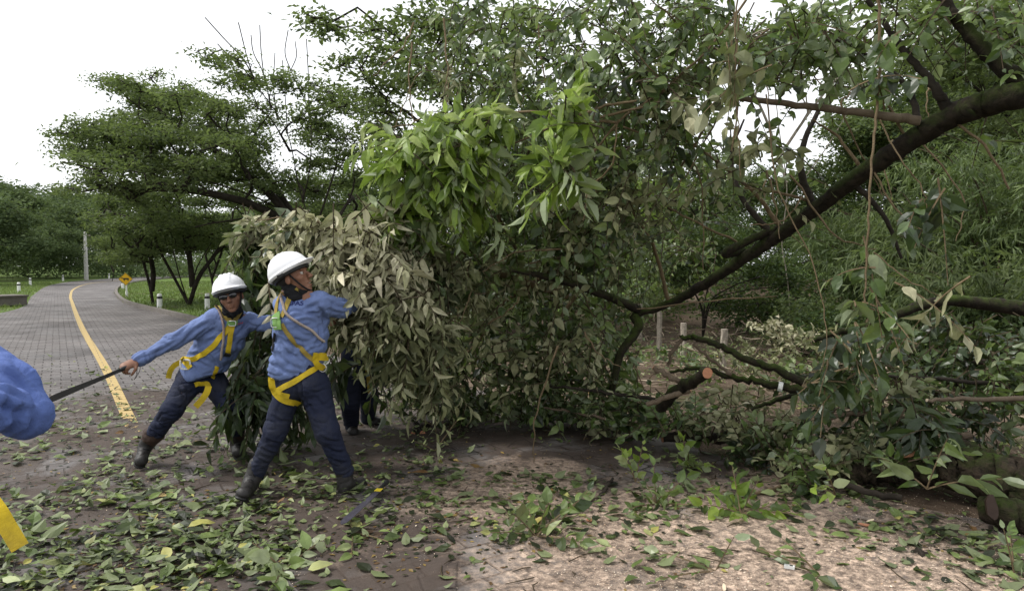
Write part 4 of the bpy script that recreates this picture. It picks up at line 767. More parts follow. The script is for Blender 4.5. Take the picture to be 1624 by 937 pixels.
def folds(V, Q, amp, frq, axis, seed):
    """cloth creases: ridges running roughly across the given axis, warped so that no two are alike"""
    N = vnormals(V, Q); a = unit(axis); w = vnoise(V * 5 + seed)[:, None]; w2 = vnoise(V * 5 + seed + 9.3)[:, None]; al = (V @ a)[:, None]
    p = V * frq * .3 + a * al * frq * .75 + np.hstack([w, w2, w]) * 1.1 + seed; r = np.abs(vnoise(p)); cr = -np.clip(1 - r * 3.2, 0, 1) ** 1.3; p2 = V * frq * .55 + a * al * frq * .4 + seed * 2.2 + np.hstack([w2, w, w2]) * 1.3; c2 = -np.clip(1 - np.abs(vnoise(p2)) * 3.5, 0, 1) ** 1.5
    br = vnoise(V * frq * .45 + 4 + seed); m = np.clip(.65 + vnoise(V * 3.5 + seed + 3), .2, 1)
    return V + N * (amp * (cr * 1.15 * m + c2 * .6 + br * .5 + .35))[:, None]
def groove(V, Q, creases):
    """press cloth folds along pixel paths carried onto the surface: a valley with a raised lip beside it"""
    bv = BVHTree.FromPolygons([tuple(x) for x in V], [tuple(int(i) for i in f) for f in Q]); N = vnormals(V, Q); out = np.zeros(len(V)); cam_ = Vector((0, 0, CAM_Z))
    for px, dep, wid in creases:
        q = smoothpath([(x, y, 0) for x, y in px], 7); pts = []
        for x, y, _ in q:
            h = bv.ray_cast(cam_, Vector(unit(ray(x, y))))
            if h[0] is not None: pts.append(np.array(h[0]))
        if len(pts) < 3: continue
        pts = np.array(pts); near = np.where(np.all((V > pts.min(0) - .06) & (V < pts.max(0) + .06), 1))[0]
        if not len(near): continue
        D = np.linalg.norm(V[near][:, None] - pts[None], axis=2); j = D.argmin(1); d = D[np.arange(len(near)), j]; t = j / (len(pts) - 1); tp = np.sin(np.pi * np.clip(t * .9 + .05, 0, 1)) ** .6
        up = (V[near][:, 2] - pts[j][:, 2]) > 0
        out[near] += tp * dep * (-np.exp(-(d / wid) ** 2) + .75 * np.exp(-((d - wid * 1.9) / (wid * 1.1)) ** 2) * np.where(up, 1, .45))
    return V + N * out[:, None]
def solid(name, sd, mat, parent, amp=0, frq=18, axis=(0, 0, 1), seed=0, label=None, smooth_it=1, creases=None):
    V, Q = sd.mesh(); V = relax(V, Q, smooth_it)
    if amp: V = folds(V, Q, amp, frq, axis, seed)
    if creases: V = groove(V, Q, creases)
    mb = MB(); mb.add(V, Q); o = mb.build(name, mat, smooth=True, label=label)
    me = o.data
    keep(o, parent); o['_v'] = 0; del o['_v']; o_bvh[o.name] = BVHTree.FromPolygons([tuple(x) for x in V], [tuple(int(i) for i in f) for f in Q]); return o
o_bvh = {}
def fabric(name, c, var=.18, rough=.85, wscale=220, dirt=None, dirtamt=.5):
    q = NT(name, rough, .2); v = q.coord('Object'); n = q.noise(v, 7, 5, .6); col = q.mix(tuple(x * (1 - var) for x in c), tuple(x * (1 + var) for x in c), n)
    if dirt: col = q.mix(col, dirt, q.math('MULTIPLY', q.ramp(q.noise(v, 4.5, 6, .7), [(.48, 0.), (.7, 1.)]), dirtamt))
    q.color(col); w = q.noise(v, wscale, 2); n4 = q.noise(v, 26, 6, .65, 1.2); q.bump(q.math('ADD', q.math('MULTIPLY', w, .15), n4), .5, .012); return q.m
M['shirt'] = fabric('blue work shirt', (.14, .19, .37), dirt=(.085, .11, .2), dirtamt=.55); M['shirt_deep'] = fabric('deep blue work shirt', (.085, .13, .33), dirt=(.07, .1, .25), dirtamt=.5); M['shirt2'] = fabric('dark navy work cloth', (.02, .025, .05)); M['jeans'] = fabric('dark denim', (.015, .019, .04), .35, dirt=(.05, .05, .055)); M['jeans_dark'] = fabric('very dark denim', (.012, .014, .028), .3)
M['jeans_muddy'] = fabric('muddy trousers', (.07, .05, .035), .3); M['leather'] = plain('black boot leather', (.022, .02, .019), .55, .35, .4, 25, .5); M['leather_brown'] = plain('brown leather', (.045, .027, .02), .65, .3, .3, 25, .4)
M['skin'] = plain('brown skin', (.21, .1, .062), .55, .35, .12, 30, .1); M['black_cloth'] = fabric('black cloth', (.012, .012, .014)); M['webbing'] = fabric('yellow webbing', (.56, .40, .02), .2, .7, 300, dirt=(.2, .14, .03), dirtamt=.6); M['webbing_old'] = fabric('faded webbing', (.3, .22, .05), .2, .8, 300, dirt=(.12, .09, .04))
M['green_pad'] = plain('green harness pad', (.16, .3, .08), .6); M['steel'] = plain('steel', (.6, .6, .6), .35, .5, .1, 20, 0, .9); M['white_plastic'] = plain('white shell', (.76, .76, .78), .42, .4, .07, 45); M['white_enamel'] = plain('white enamelled ring', (.72, .72, .7), .4); M['black_rubber'] = plain('black rubber', (.02, .02, .02), .5)
M['eye_white'] = plain('eye white', (.42, .38, .35), .2, .5); M['iris'] = plain('dark iris', (.03, .015, .01), .15, .6); M['hair'] = plain('black hair', (.012, .01, .01), .6); M['lens'] = plain('dark lens', (.006, .006, .008), .08, .7); M['lips'] = plain('lips', (.25, .1, .08), .5); M['rope'] = fabric('twisted rope', (.36, .3, .26), .5, .9, 120, dirt=(.2, .06, .05)); M['red_thread'] = plain('red thread', (.55, .08, .1), .7); M['navy_print'] = plain('navy print', (.02, .03, .12), .8)
M['glove'] = fabric('pale work glove', (.42, .4, .38)); M['teeth'] = plain('teeth', (.7, .66, .58), .3)

def frame(f, u): f = unit(f); r = unit(np.cross(f, u)); return np.stack([r, f, np.cross(r, f)])     # rows: right, forward, up
def head_sdf(sd, c, A, mouth=False):
    at_ = lambda r, f, u: c + A[0] * r + A[1] * f + A[2] * u
    sd.ell(at_(0, -.012, .03), (.074, .093, .088), A, .015); sd.ell(at_(0, .03, -.045), (.056, .062, .066), A, .03); sd.ell(at_(0, .07, -.098), (.026, .022, .018), A, .02)
    sd.ell(at_(0, .082, .03), (.05, .014, .012), A, .012)
    for s_ in (-1, 1):
        sd.ell(at_(s_ * .042, .06, -.02), (.024, .022, .022), A, .02); sd.ell(at_(s_ * .03, .1, .006), (.017, .014, .01), A, .008, sub=True); sd.ell(at_(s_ * .076, -.008, -.012), (.009, .02, .031), A, .006); sd.ell(at_(s_ * .013, .104, -.032), (.009, .01, .008), A, .006)
    sd.cone(at_(0, .09, .012), at_(0, .117, -.026), .007, .012, .012)
    sd.ell(at_(0, .092, -.058), (.024, .013, .007), A, .006); sd.ell(at_(0, .089, -.073 - (.008 if mouth else 0)), (.021, .013, .007), A, .006)
    if mouth: sd.ell(at_(0, .1, -.068), (.016, .012, .005), A, .003, sub=True)
    return at_
def hand_sdf(sd, w, d, nrm, curl, thumb=1, s=1., spread=.0):
    """palm plus four unequal bent fingers and a thumb leaving the side near the wrist; nrm = back of the hand"""
    d = unit(d); nrm = unit(np.asarray(nrm, float) - d * np.dot(nrm, d)); sd_ = np.cross(nrm, d)
    pe = w + d * .085 * s; sd.cone(w, w + d * .05 * s, .025 * s, .034 * s, .012, ax=nrm, sq=1.7); sd.cone(w + d * .04 * s, pe, .034 * s, .038 * s, .012, ax=nrm, sq=1.9)
    for i, (off, ln) in enumerate(((-.03, .85), (-.01, 1.), (.011, .96), (.03, .76))):
        p = pe + sd_ * off * s - d * .006; a = 0; dd = d + sd_ * off * spread * 8; dd = unit(dd)
        for j, (l, r) in enumerate(((.042, .0088), (.027, .008), (.021, .007))):
            a += curl[j]; q = p + (dd * math.cos(a) - nrm * math.sin(a)) * l * ln * s; sd.cone(p, q, r * s, (r - .0006) * s, .003); p = q
    p = w + d * .03 * s - sd_ * .028 * s * thumb; q = p + unit(d * .6 - sd_ * thumb * .75 - nrm * .3) * .036 * s; sd.cone(p, q, .013 * s, .0105 * s, .01); r_ = q + unit(d * .8 - nrm * .75 - sd_ * thumb * .05) * .03 * s; sd.cone(q, r_, .0105 * s, .0085 * s, .004); t_ = r_ + unit(d * .4 - nrm * .9 + sd_ * thumb * .4) * .024 * s; sd.cone(r_, t_, .009 * s, .0075 * s, .003)
def boot(name, an, toe, root, shaft_top, mat='leather', laces=True, seed=0, solev=None):
    an = np.asarray(an, float); toe = np.asarray(toe, float); d = unit(toe - an); up = unit(np.asarray(shaft_top) - an); f = unit(d - up * np.dot(d, up)); lo = np.minimum(np.minimum(an, toe), shaft_top) - .1; hi = np.maximum(np.maximum(an, toe), shaft_top) + .1
    dn = -up; sd = SDF(lo, hi, .006); sd.cone(shaft_top, an, .062, .05, .02); heel = an + dn * .055 - f * .025; tp = toe; sd.cone(heel, an, .036, .045, .03); sd.cone(an + dn * .03 + f * .03, tp + (-dn) * .0, .043, .036, .03); sd.cone(heel, tp, .032, .033, .03); sd.ell(tp, (.042, .042, .034), None, .02)
    V_ = solid(name, sd, M[mat], root, .004, 26, up, seed)
    sl = SDF(lo - .05, hi + .05, .006); side = unit(np.cross(f, up)); sd2 = unit(tp - heel); hb = heel + dn * .028; tb = tp + dn * .03 + f * .01; sl.cone(hb, tb, .036, .042, .01, ax=dn, sq=3.0); keep_o = solid('sole', sl, M['black_rubber'], root, smooth_it=1); keep_o.parent = V_; keep_o.matrix_parent_inverse = Matrix.Identity(4)
    if laces:
        mb = MB()
        for k in range(4):
            p = an + up * (.07 - .03 * k) + f * (.052 + .012 * k); tube(mb, [p - side * .022, p + f * .006 + up * .01, p + side * .022], .003, 4, caps=False)
        lo_ = mb.build('laces', M['black_cloth']); lo_.parent = V_
    return V_
def helmet(c, A, root, tilt=0., s=1.):
    ca, sa = math.cos(tilt), math.sin(tilt); f = A[1] * ca + A[2] * sa; u = A[2] * ca - A[1] * sa; B = np.stack([A[0], f, u]); o = c + u * .045 * s - f * .008
    sd = SDF(o - .24, o + .24, .005); sd.ell(o, (.118 * s, .142 * s, .125 * s), B, .01)
    for k in (-.03, 0, .03):
        pts = [o + B[0] * k + f * .125 * s * math.cos(t) + u * (.121 * s * math.sin(t)) for t in np.linspace(.5, 2.5, 9)]
        for a, b in zip(pts[:-1], pts[1:]): sd.cone(a, b, .008, .008, .012)
    sd.ell(o + u * .004 , (.126 * s, .15 * s, .016), B, .008)                       # rain gutter round the rim
    sd.cut(o - u * .012, -u); p = SDF(o - .24, o + .24, .005); p.ell(o + f * .075 * s + u * .002, (.095 * s, .115 * s, .011), B, .01)
    ds = p.v; k = .014; h = np.clip(.5 + .5 * (ds - sd.v) / k, 0, 1); sd.v = (ds * (1 - h) + sd.v * h - k * h * (1 - h)).astype(np.float32)
    sd.ell(o - u * .012, (.108 * s, .132 * s, .112 * s), B, .004, sub=True)
    hel = solid('helmet', sd, M['white_plastic'], root)
    mb = MB(); band = [o - u * .02 + A[0] * math.cos(t) * .099 * s + f * math.sin(t) * .122 * s for t in np.linspace(0, 2 * np.pi, 25)]; tube(mb, band, .012, 6, caps=False); b_ = mb.build('headband', M['black_rubber'], smooth=True); b_.parent = hel
    for sg in (-1, 1):
        mb = MB(); box(mb, o + A[0] * sg * .112 * s - u * .012 - f * .01, (.007, .022, .011), B.T); x = mb.build('clip', M['black_rubber']); x.parent = hel
    return hel
def ribbon(name, pts, nrm, w, mat, parent, th=.003, edge=None):
    """webbing that lies on what it crosses: points, surface normals, width"""
    p = np.asarray(pts, float); n = unit(nrm); t = unit(np.gradient(p, axis=0)); s_ = unit(np.cross(t, n)); w = np.broadcast_to(w, (len(p),))[:, None] / 2; mb = MB(); k = len(p)
    v = np.concatenate([p - s_ * w, p - s_ * w + n * th, p + n * th * 1.3, p + s_ * w + n * th, p + s_ * w]); i = np.arange(k - 1)
    for a, b in ((0, 1), (1, 2), (2, 3), (3, 4), (4, 0)): mb.add(v, np.stack([i + a * k, i + a * k + 1, i + b * k + 1, i + b * k], 1)[:, ::-1])
    o = mb.build(name, M[mat]); o.parent = parent; return o
def drape(px, bodies, Yd, off=.006, n=6, smooth_=3):
    """carry a pixel path onto the nearest body surface seen from the camera"""
    q = smoothpath([(x, y, 0) for x, y in px], n); cam_ = Vector((0, 0, CAM_Z)); P_ = []; N_ = []; last = Yd
    for x, y, _ in q:
        d = Vector(unit(ray(x, y))); best = None
        for b in bodies:
            h = o_bvh[b].ray_cast(cam_, d)
            if h[0] is not None and (best is None or h[3] < best[3]): best = h
        if best is not None and abs(best[0].y - last) < .35:
            nn = np.array(best[1]); nn = nn if np.dot(nn, np.array(d)) < 0 else -nn; P_.append(np.array(best[0]) ); N_.append(nn); last = best[0].y
        else: P_.append(P(x, y, last)); N_.append(-np.array(d))
    P_ = np.array(P_); N_ = np.array(N_)
    for _ in range(smooth_): N_[1:-1] = (N_[:-2] + N_[1:-1] * 2 + N_[2:]) / 4; P_[1:-1] = (P_[:-2] + P_[1:-1] * 2 + P_[2:]) / 4
    N_ = unit(N_); return P_ + N_ * off, N_
def ring(parent, c, A, rx, ry, r, mat, name='ring', square=False, half=False):
    mb = MB(); t = np.linspace(0, 2 * np.pi, 21); 
    if square: x = np.sign(np.cos(t)) * np.abs(np.cos(t)) ** .5; y = np.sign(np.sin(t)) * np.abs(np.sin(t)) ** .5
    else: x = np.cos(t); y = np.sin(t)
    tube(mb, np.asarray(c) + np.outer(x * rx, A[0]) + np.outer(y * ry, A[2]), r, 6, caps=False); o = mb.build(name, M[mat], smooth=True); o.parent = parent; return o
def limbs_sdf(sd, chain, k=.03):
    for (a, b, ra, rb) in chain: sd.cone(a, b, ra, rb, k)

def head_things(root, c, A, eyes=True, mouth=False):
    if eyes:
        for s_ in (-1, 1):
            sd = SDF(c - .2, c - .199, .01); p = c + A[0] * s_ * .03 + A[1] * .0745 + A[2] * .006; mb = MB()
            th, ph = np.meshgrid(np.linspace(0, np.pi, 9), np.linspace(0, 2 * np.pi, 13)); 
            def sphere(mb, p, r, mat):
                v = np.stack([np.sin(th) * np.cos(ph), np.sin(th) * np.sin(ph), np.cos(th)], -1).reshape(-1, 3) * r + p; i = (np.arange(12)[:, None] * 9 + np.arange(8)[None]).ravel(); mb.add(v, np.stack([i, i + 1, i + 10, i + 9], 1), .5, mat)
            sphere(mb, p, .0125, 0); sphere(mb, p + A[1] * .0075, .0068, 1); e = mb.build('eye', [M['eye_white'], M['iris']], smooth=True); keep(e, root)
    mb = MB(); pts = [c + A[0] * .078 * math.cos(t) + A[1] * (.01 + .072 * max(0, -math.sin(t))) + A[2] * (.03 + .145 * math.sin(t) * (1 if math.sin(t) < 0 else 0)) for t in np.linspace(0, -np.pi, 17)]
    tube(mb, pts, .0055, 5, caps=False); keep(mb.build('chin_strap', M['black_cloth'], smooth=True), root)
    if mouth: mb = MB(); box(mb, c + A[1] * .092 - A[2] * .064, (.012, .002, .003), A.T); keep(mb.build('teeth', M['teeth']), root)

def V3(x, y, Y): return P(x, y, Y)
# ---------------- worker seen from behind (nearest white helmet)
def worker_back():
    root = empty('person', tuple(G(470, 790)), 'person seen from behind in white helmet and blue shirt, legs apart, pulling pale branches', 'person', 'workers in white helmets')
    hc = V3(466, 440, 4.4); A = frame((.92, -.16, .32), (-.3, 0, 1)); neck = V3(463, 466, 4.42); che = V3(474, 500, 4.42); wst = V3(474, 555, 4.42); pel = V3(476, 596, 4.43)
    shL = V3(449, 484, 4.5); shR = V3(508, 481, 4.38); elR = V3(541, 489, 4.5); wrR = V3(566, 484, 4.72); elL = V3(482, 522, 4.76); wrL = V3(516, 511, 4.72)
    hL = V3(456, 614, 4.43); hR = V3(501, 612, 4.43); knL = V3(437, 684, 4.38); anL = V3(405, 752, 4.45); knR = V3(519, 684, 4.36); anR = V3(546, 750, 4.48)
    lo = np.array([-2.1, 3.9, .0]); hi = np.array([-.75, 5.0, 1.7]); bd = SDF(lo, hi, .0065)
    head_sdf(bd, hc, A, True); bd.cone(hc - A[2] * .05 - A[1] * .02, neck, .052, .058, .02); limbs_sdf(bd, [(neck, che, .055, .09), (che, wst, .09, .08), (wst, pel, .08, .09), (neck, shL, .05, .055), (neck, shR, .05, .055), (shR, elR, .045, .038), (elR, wrR, .038, .028), (shL, elL, .045, .038), (elL, wrL, .038, .028), (hL, knL, .08, .055), (knL, anL, .052, .04), (hR, knR, .08, .055), (knR, anR, .052, .04)])
    hand_sdf(bd, wrR, (.8, .5, .05), (.1, -.3, .9), (.5, .8, .6), -1); hand_sdf(bd, wrL, (.9, .1, .1), (0, -.4, .9), (.5, .8, .6), 1)
    solid('body', bd, M['skin'], root); head_things(root, hc, A, mouth=True)
    hr = SDF(hc - .2, hc + .2, .006); hr.ell(hc - A[1] * .03 + A[2] * .02, (.081, .086, .088), A, .01); hr.cut(hc + A[1] * .0 - A[2] * .045, -A[2]); hr.cut(hc - A[1] * .012, A[1]); solid('hair', hr, M['hair'], root)
    sc = SDF(neck - .2, neck + .2, .006); sc.cone(neck - A[2] * .02 + A[1] * .025, neck + (hc - neck) * .45, .088, .07, .02); sc.cone(hc - A[2] * .085 + A[1] * .01, hc - A[2] * .10 + A[1] * .06, .05, .03, .03); solid('neck_cloth', sc, M['black_cloth'], root, .005, 30, seed=3)
    sh = SDF(lo, hi, .0085)
    limbs_sdf(sh, [(V3(463, 482, 4.42), V3(470, 505, 4.42), .085, .14)], .03)
    for (x, y, w, dth) in ((477, 492, .16, .11), (479, 510, .175, .12), (478, 530, .175, .125), (475, 550, .17, .125), (471, 570, .17, .125), (466, 588, .165, .125)):
        sh.ell(V3(x, y, 4.43), (w, dth, .07), rotz(-.35), .05)
    limbs_sdf(sh, [(V3(455, 484, 4.46), V3(505, 480, 4.39), .062, .07), (shR, elR, .07, .06), (elR, V3(562, 484, 4.68), .058, .042), (shL, elL, .065, .056), (elL, wrL, .055, .04)], .035)
    sh.cut(V3(465, 599, 4.43), np.array([.28, 0, -1.])); sh.cut(V3(505, 588, 4.43), np.array([.9, 0, -1.]))
    shirt = solid('shirt', sh, M['shirt'], root, .011, 20, (.35, 0, 1), 1, creases=[([(478,477),(490,470),(503,466)],.007,.012),([(476,495),(488,489),(500,483),(508,479)],.011,.011),([(458,495),(468,492),(478,495),(486,494)],.007,.009),([(464,503),(480,499),(495,497),(510,495)],.011,.011),([(470,511),(486,507),(500,511)],.009,.01),([(504,486),(512,496),(514,512)],.016,.013),([(459,540),(472,549),(492,552)],.01,.011),([(440,560),(455,575),(478,586)],.009,.011),([(446,544),(458,560),(470,566)],.009,.01),([(506,518),(507,535),(498,549)],.011,.012),([(470,520),(482,530),(498,533)],.01,.011),([(434,574),(450,588),(462,592)],.008,.01),([(484,560),(497,553),(510,548)],.01,.01),([(520,476),(535,485),(552,488)],.011,.011),([(528,468),(543,476),(560,479)],.008,.009),([(514,488),(530,494),(545,497)],.009,.01),([(445,530),(455,533),(463,542)],.007,.009)])
    tr = SDF(lo, hi, .008); tr.ell(V3(476, 597, 4.44), (.155, .12, .1), rotz(-.3), .04); tr.ell(V3(476, 575, 4.44), (.14, .11, .08), rotz(-.3), .04)
    for s_, x in ((0, 462), (1, 492)): tr.ell(V3(x, 612, 4.38), (.08, .09, .09), None, .03)
    limbs_sdf(tr, [(V3(459, 615, 4.43), knL, .094, .07), (knL, anL, .068, .056), (V3(499, 613, 4.43), knR, .1, .075), (knR, V3(546, 745, 4.47), .072, .06)], .03); tro = solid('trousers', tr, M['jeans'], root, .009, 24, (0, 0, 1), 2, creases=[([(424,697),(436,702),(450,702)],.01,.01),([(416,712),(430,718),(444,720)],.011,.01),([(408,727),(422,734),(436,736)],.01,.01),([(508,692),(524,699),(540,700)],.01,.01),([(516,708),(532,716),(546,717)],.011,.01),([(522,725),(538,733),(552,733)],.01,.01),([(478,625),(488,640),(499,656)],.011,.012),([(452,640),(466,650),(476,652)],.008,.011),([(498,628),(512,642),(522,652)],.009,.011),([(470,640),(484,645),(496,642)],.01,.01),([(432,660),(446,668),(460,668)],.008,.01),([(476,604),(479,618),(479,634)],.012,.01),([(490,618),(500,622),(512,618)],.006,.008)])
    boot('boot', V3(399, 763, 4.42), V3(386, 782, 4.22), root, V3(409, 738, 4.45), seed=4); boot('boot', V3(548, 765, 4.47), V3(571, 766, 4.6), root, V3(545, 738, 4.47), seed=5)
    helmet(hc, A, root, .2)
    har = MB(); har.v = []; hroot = bpy.data.objects.new('harness', None); COL.objects.link(hroot); keep(hroot, root); hroot.parent = root
    hp = hroot; hp.matrix_parent_inverse = root.matrix_world.inverted() if False else Matrix.Translation(Vector(root.location)).inverted(); B_ = [shirt.name, tro.name]
    def st(px, w, mat='webbing', name='strap', off=.007, Yd=4.3): p, n = drape(px, B_, Yd, off); return ribbon(name, p, n, w * .86, mat, hp)
    st([(472, 459), (464, 466), (458, 476), (453, 492), (447, 503)], .036, 'webbing_old'); st([(447, 463), (441, 480), (439, 498), (440, 512)], .034, 'webbing_old')
    st([(447, 514), (456, 527), (467, 542), (481, 556), (494, 569), (510, 582)], .034, 'webbing_old'); st([(494, 563), (503, 564), (515, 567)], .06, 'webbing', off=.016); st([(497, 570), (504, 580), (514, 584)], .045, off=.014)
    st([(508, 578), (496, 586), (481, 597), (463, 607), (448, 615), (436, 622)], .042); st([(431, 598), (431, 610), (436, 622), (450, 634), (474, 640)], .046); st([(437, 616), (447, 624), (459, 628)], .04)
    st([(437, 528), (435, 545), (433, 556)], .02, 'black_cloth', 'strap')
    p, n = drape([(446, 466), (450, 485), (456, 498), (472, 511), (493, 524), (513, 543)], B_, 4.3, .014); mb = MB(); tt = np.arange(len(p)); fr = unit(np.cross(unit(np.gradient(p, axis=0)), n))
    for ph in (0, 2.1, 4.2):
        pp = smoothpath(p, 4); nn = smoothpath(n, 4); ff = smoothpath(fr, 4); a = np.arange(len(pp)) * .9 + ph; tube(mb, pp + nn * (.0045 * np.cos(a))[:, None] + ff * (.0045 * np.sin(a))[:, None], .0052, 5, caps=False)
    o = mb.build('lanyard', M['rope'], smooth=True); o.parent = hp
    c0 = V3(441, 508, 4.27); Ab = frame((0, 1, 0), (0, 0, 1)); p, n = drape([(440, 498), (441, 510), (443, 522)], B_, 4.3, .01); ribbon('pad', p, n, .075, 'green_pad', hp, .006); c0 = p[len(p) // 2] + n[len(p) // 2] * .012
    ring(hp, c0 - np.array([0, 0, .01]), Ab, .026, .03, .0035, 'steel', 'd_ring', True); p2, n2 = drape([(509, 586), (510, 588), (511, 590)], B_, 4.3, .02); ring(hp, p2[0], Ab, .024, .026, .004, 'steel', 'd_ring')
    # lettering on the back
    def text(body, px, py, size, mat, name, slant=0.1, up=(0, 0, 1)):
        p, n = drape([(px - 4, py), (px, py), (px + 4, py)], B_, 4.3, .004); c = p[len(p) // 2]; nn = n[len(p) // 2]; cu = bpy.data.curves.new(name, 'FONT'); cu.body = body; cu.size = size; cu.align_x = 'CENTER'; cu.align_y = 'CENTER'; cu.extrude = .0006; cu.offset = size * .025
        ob = bpy.data.objects.new('tmp', cu); COL.objects.link(ob); bpy.context.view_layer.update(); me = bpy.data.meshes.new_from_object(ob.evaluated_get(bpy.context.evaluated_depsgraph_get())); bpy.data.objects.remove(ob); co = np.zeros(len(me.vertices) * 3); me.vertices.foreach_get('co', co); co = co.reshape(-1, 3)
        w_ = unit(np.cross((0, 0, 1), nn)); u_ = np.cross(nn, w_); w2 = unit(w_ + u_ * slant); u2 = np.cross(nn, w2); pos = c + np.outer(co[:, 0], w2) + np.outer(co[:, 1], u2); bv = o_bvh[shirt.name]
        for i, q in enumerate(pos):
            h = bv.ray_cast(Vector(q + nn * .08), Vector(-nn)); 
            if h[0] is not None: pos[i] = np.array(h[0]) + nn * (.002 + co[i, 2])
        me.vertices.foreach_set('co', pos.ravel().astype(np.float32)); me.materials.clear(); me.materials.append(M[mat]); ob = bpy.data.objects.new(name, me); COL.objects.link(ob); keep(ob, root); ob.parent = shirt; ob.matrix_parent_inverse = Matrix.Identity(4); return ob
    text('SPAS', 469, 481.5, .046, 'navy_print', 'lettering'); text('AS', 470, 474.5, .026, 'navy_print', 'lettering')
    return root
# ---------------- worker facing the camera, machete in his hand
def worker_front():
    root = empty('person', tuple(G(330, 735)), 'person facing us in white helmet and dark glasses, lunging left with a machete held out', 'person', 'workers in white helmets')
    Y0 = 5.0; hc = V3(366, 470, 4.93); A = frame((.22, -.95, -.02), (-.25, 0, 1)); neck = V3(369, 500, 5.02); che = V3(358, 530, 5.08); wst = V3(335, 565, 5.12); pel = V3(317, 595, 5.15)
    shR = V3(328, 513, 4.98); elR = V3(274, 541, 4.88); wrR = V3(219, 571, 4.74); shL = V3(394, 510, 5.1); elL = V3(436, 514, 5.02); wrL = V3(478, 505, 4.88)
    hR = V3(300, 605, 5.1); hL = V3(338, 606, 5.2); knR = V3(272, 650, 4.86); anR = V3(236, 698, 5.03); knL = V3(366, 645, 5.1); anL = V3(376, 698, 5.34)
    lo = np.array([-3.2, 4.3, 0.]); hi = np.array([-1.25, 5.75, 1.6]); bd = SDF(lo, hi, .0068); head_sdf(bd, hc, A)
    bd.cone(hc - A[2] * .05 - A[1] * .02, neck, .052, .056, .02); limbs_sdf(bd, [(neck, che, .055, .09), (che, wst, .09, .08), (wst, pel, .08, .09), (neck, shL, .05, .055), (neck, shR, .05, .055), (shR, elR, .045, .038), (elR, wrR, .037, .028), (shL, elL, .045, .038), (elL, wrL, .038, .028), (hL, knL, .08, .055), (knL, anL, .052, .04), (hR, knR, .08, .055), (knR, anR, .052, .04)])
    hand_sdf(bd, wrR, unit(V3(196, 582, 4.66) - wrR), (.25, -.35, .9), (.75, 1.2, .9), -1, 1.05); hand_sdf(bd, wrL, (.8, -.3, 0), (0, -.4, .9), (.4, .6, .4), 1)
    solid('body', bd, M['skin'], root); head_things(root, hc, A, eyes=True)
    sc = SDF(neck - .2, neck + .2, .006); sc.cone(neck, neck + (hc - neck) * .4, .078, .066, .02); sc.cone(hc - A[2] * .09 + A[1] * .0, hc - A[2] * .118 + A[1] * .045, .045, .03, .03); solid('neck_cloth', sc, M['black_cloth'], root, .005, 30, seed=7)
    gl = SDF(hc - .2, hc + .2, .004); 
    for s_ in (-1, 1): gl.ell(hc + A[0] * s_ * .031 + A[1] * .098 + A[2] * .008, (.031, .008, .02), A, .004); gl.cone(hc + A[0] * s_ * .06 + A[1] * .09 + A[2] * .014, hc + A[0] * s_ * .08 + A[2] * .012, .004, .003, .004)
    solid('sunglasses', gl, M['lens'], root)
    hr = SDF(hc - .2, hc + .2, .006); hr.ell(hc - A[1] * .03 + A[2] * .02, (.081, .086, .088), A, .01); hr.cut(hc + A[1] * .01, A[1]); hr.cut(hc - A[2] * .05, -A[2]); solid('hair', hr, M['hair'], root)
    sh = SDF(lo, hi, .0088); tl = unit(neck - pel); R2 = np.stack([unit(np.cross((0, 1, 0), tl)), np.array([0, 1, 0]), tl])
    for t, w, dth in ((.86, .17, .105), (.68, .185, .125), (.5, .17, .125), (.3, .155, .125), (.12, .15, .125)):
        sh.ell(pel + (neck - pel) * t, (w, dth, .09), R2, .06)
    limbs_sdf(sh, [(V3(338, 508, 5.0), V3(388, 508, 5.08), .062, .06), (neck, che, .07, .12), (shR, elR, .07, .056), (elR, V3(226, 568, 4.76), .054, .042), (V3(228, 567, 4.765), V3(219, 571, 4.74), .047, .046), (shL, elL, .07, .06), (elL, V3(470, 506, 4.9), .06, .044)], .035)
    sh.ell(V3(322, 590, 5.1), (.15, .13, .1), R2, .05); sh.cut(V3(315, 600, 5.1), np.array([.25, 0, -1.])); shirt = solid('shirt', sh, M['shirt'], root, .011, 18, (-.5, 0, .8), 5, creases=[([(320,514),(303,529),(290,545)],.011,.012),([(328,522),(313,533),(300,548)],.01,.011),([(282,538),(262,552),(244,561)],.009,.01),([(302,512),(287,527),(276,536)],.008,.01),([(229,560),(232,568),(233,575)],.01,.007),([(285,556),(299,562),(318,561)],.015,.012),([(312,523),(322,516),(332,511)],.01,.011),([(306,568),(318,575),(331,583)],.01,.011),([(316,536),(329,528),(343,520)],.012,.012),([(318,548),(333,540),(347,535)],.012,.012),([(300,575),(310,585),(318,596)],.008,.01),([(388,510),(400,516),(415,518)],.009,.01),([(384,525),(391,514),(400,506)],.01,.011),([(330,560),(340,572),(345,588)],.008,.01),([(258,548),(250,556),(238,560)],.007,.008)])
    tr = SDF(lo, hi, .008); tr.ell(pel, (.15, .12, .1), R2, .04); limbs_sdf(tr, [(hR, knR, .098, .074), (knR, V3(240, 694, 5.01), .07, .058), (hL, knL, .098, .076), (knL, V3(374, 680, 5.26), .08, .064)], .03); tro = solid('trousers', tr, M['jeans'], root, .009, 24, (0, 0, 1), 6, creases=[([(278,616),(292,622),(308,622)],.01,.011),([(266,640),(280,646),(296,644)],.011,.011),([(258,654),(272,660),(286,658)],.01,.01),([(248,668),(260,676),(272,678)],.01,.01),([(276,600),(284,612),(292,630)],.009,.011),([(240,682),(250,688),(260,690)],.009,.009)])
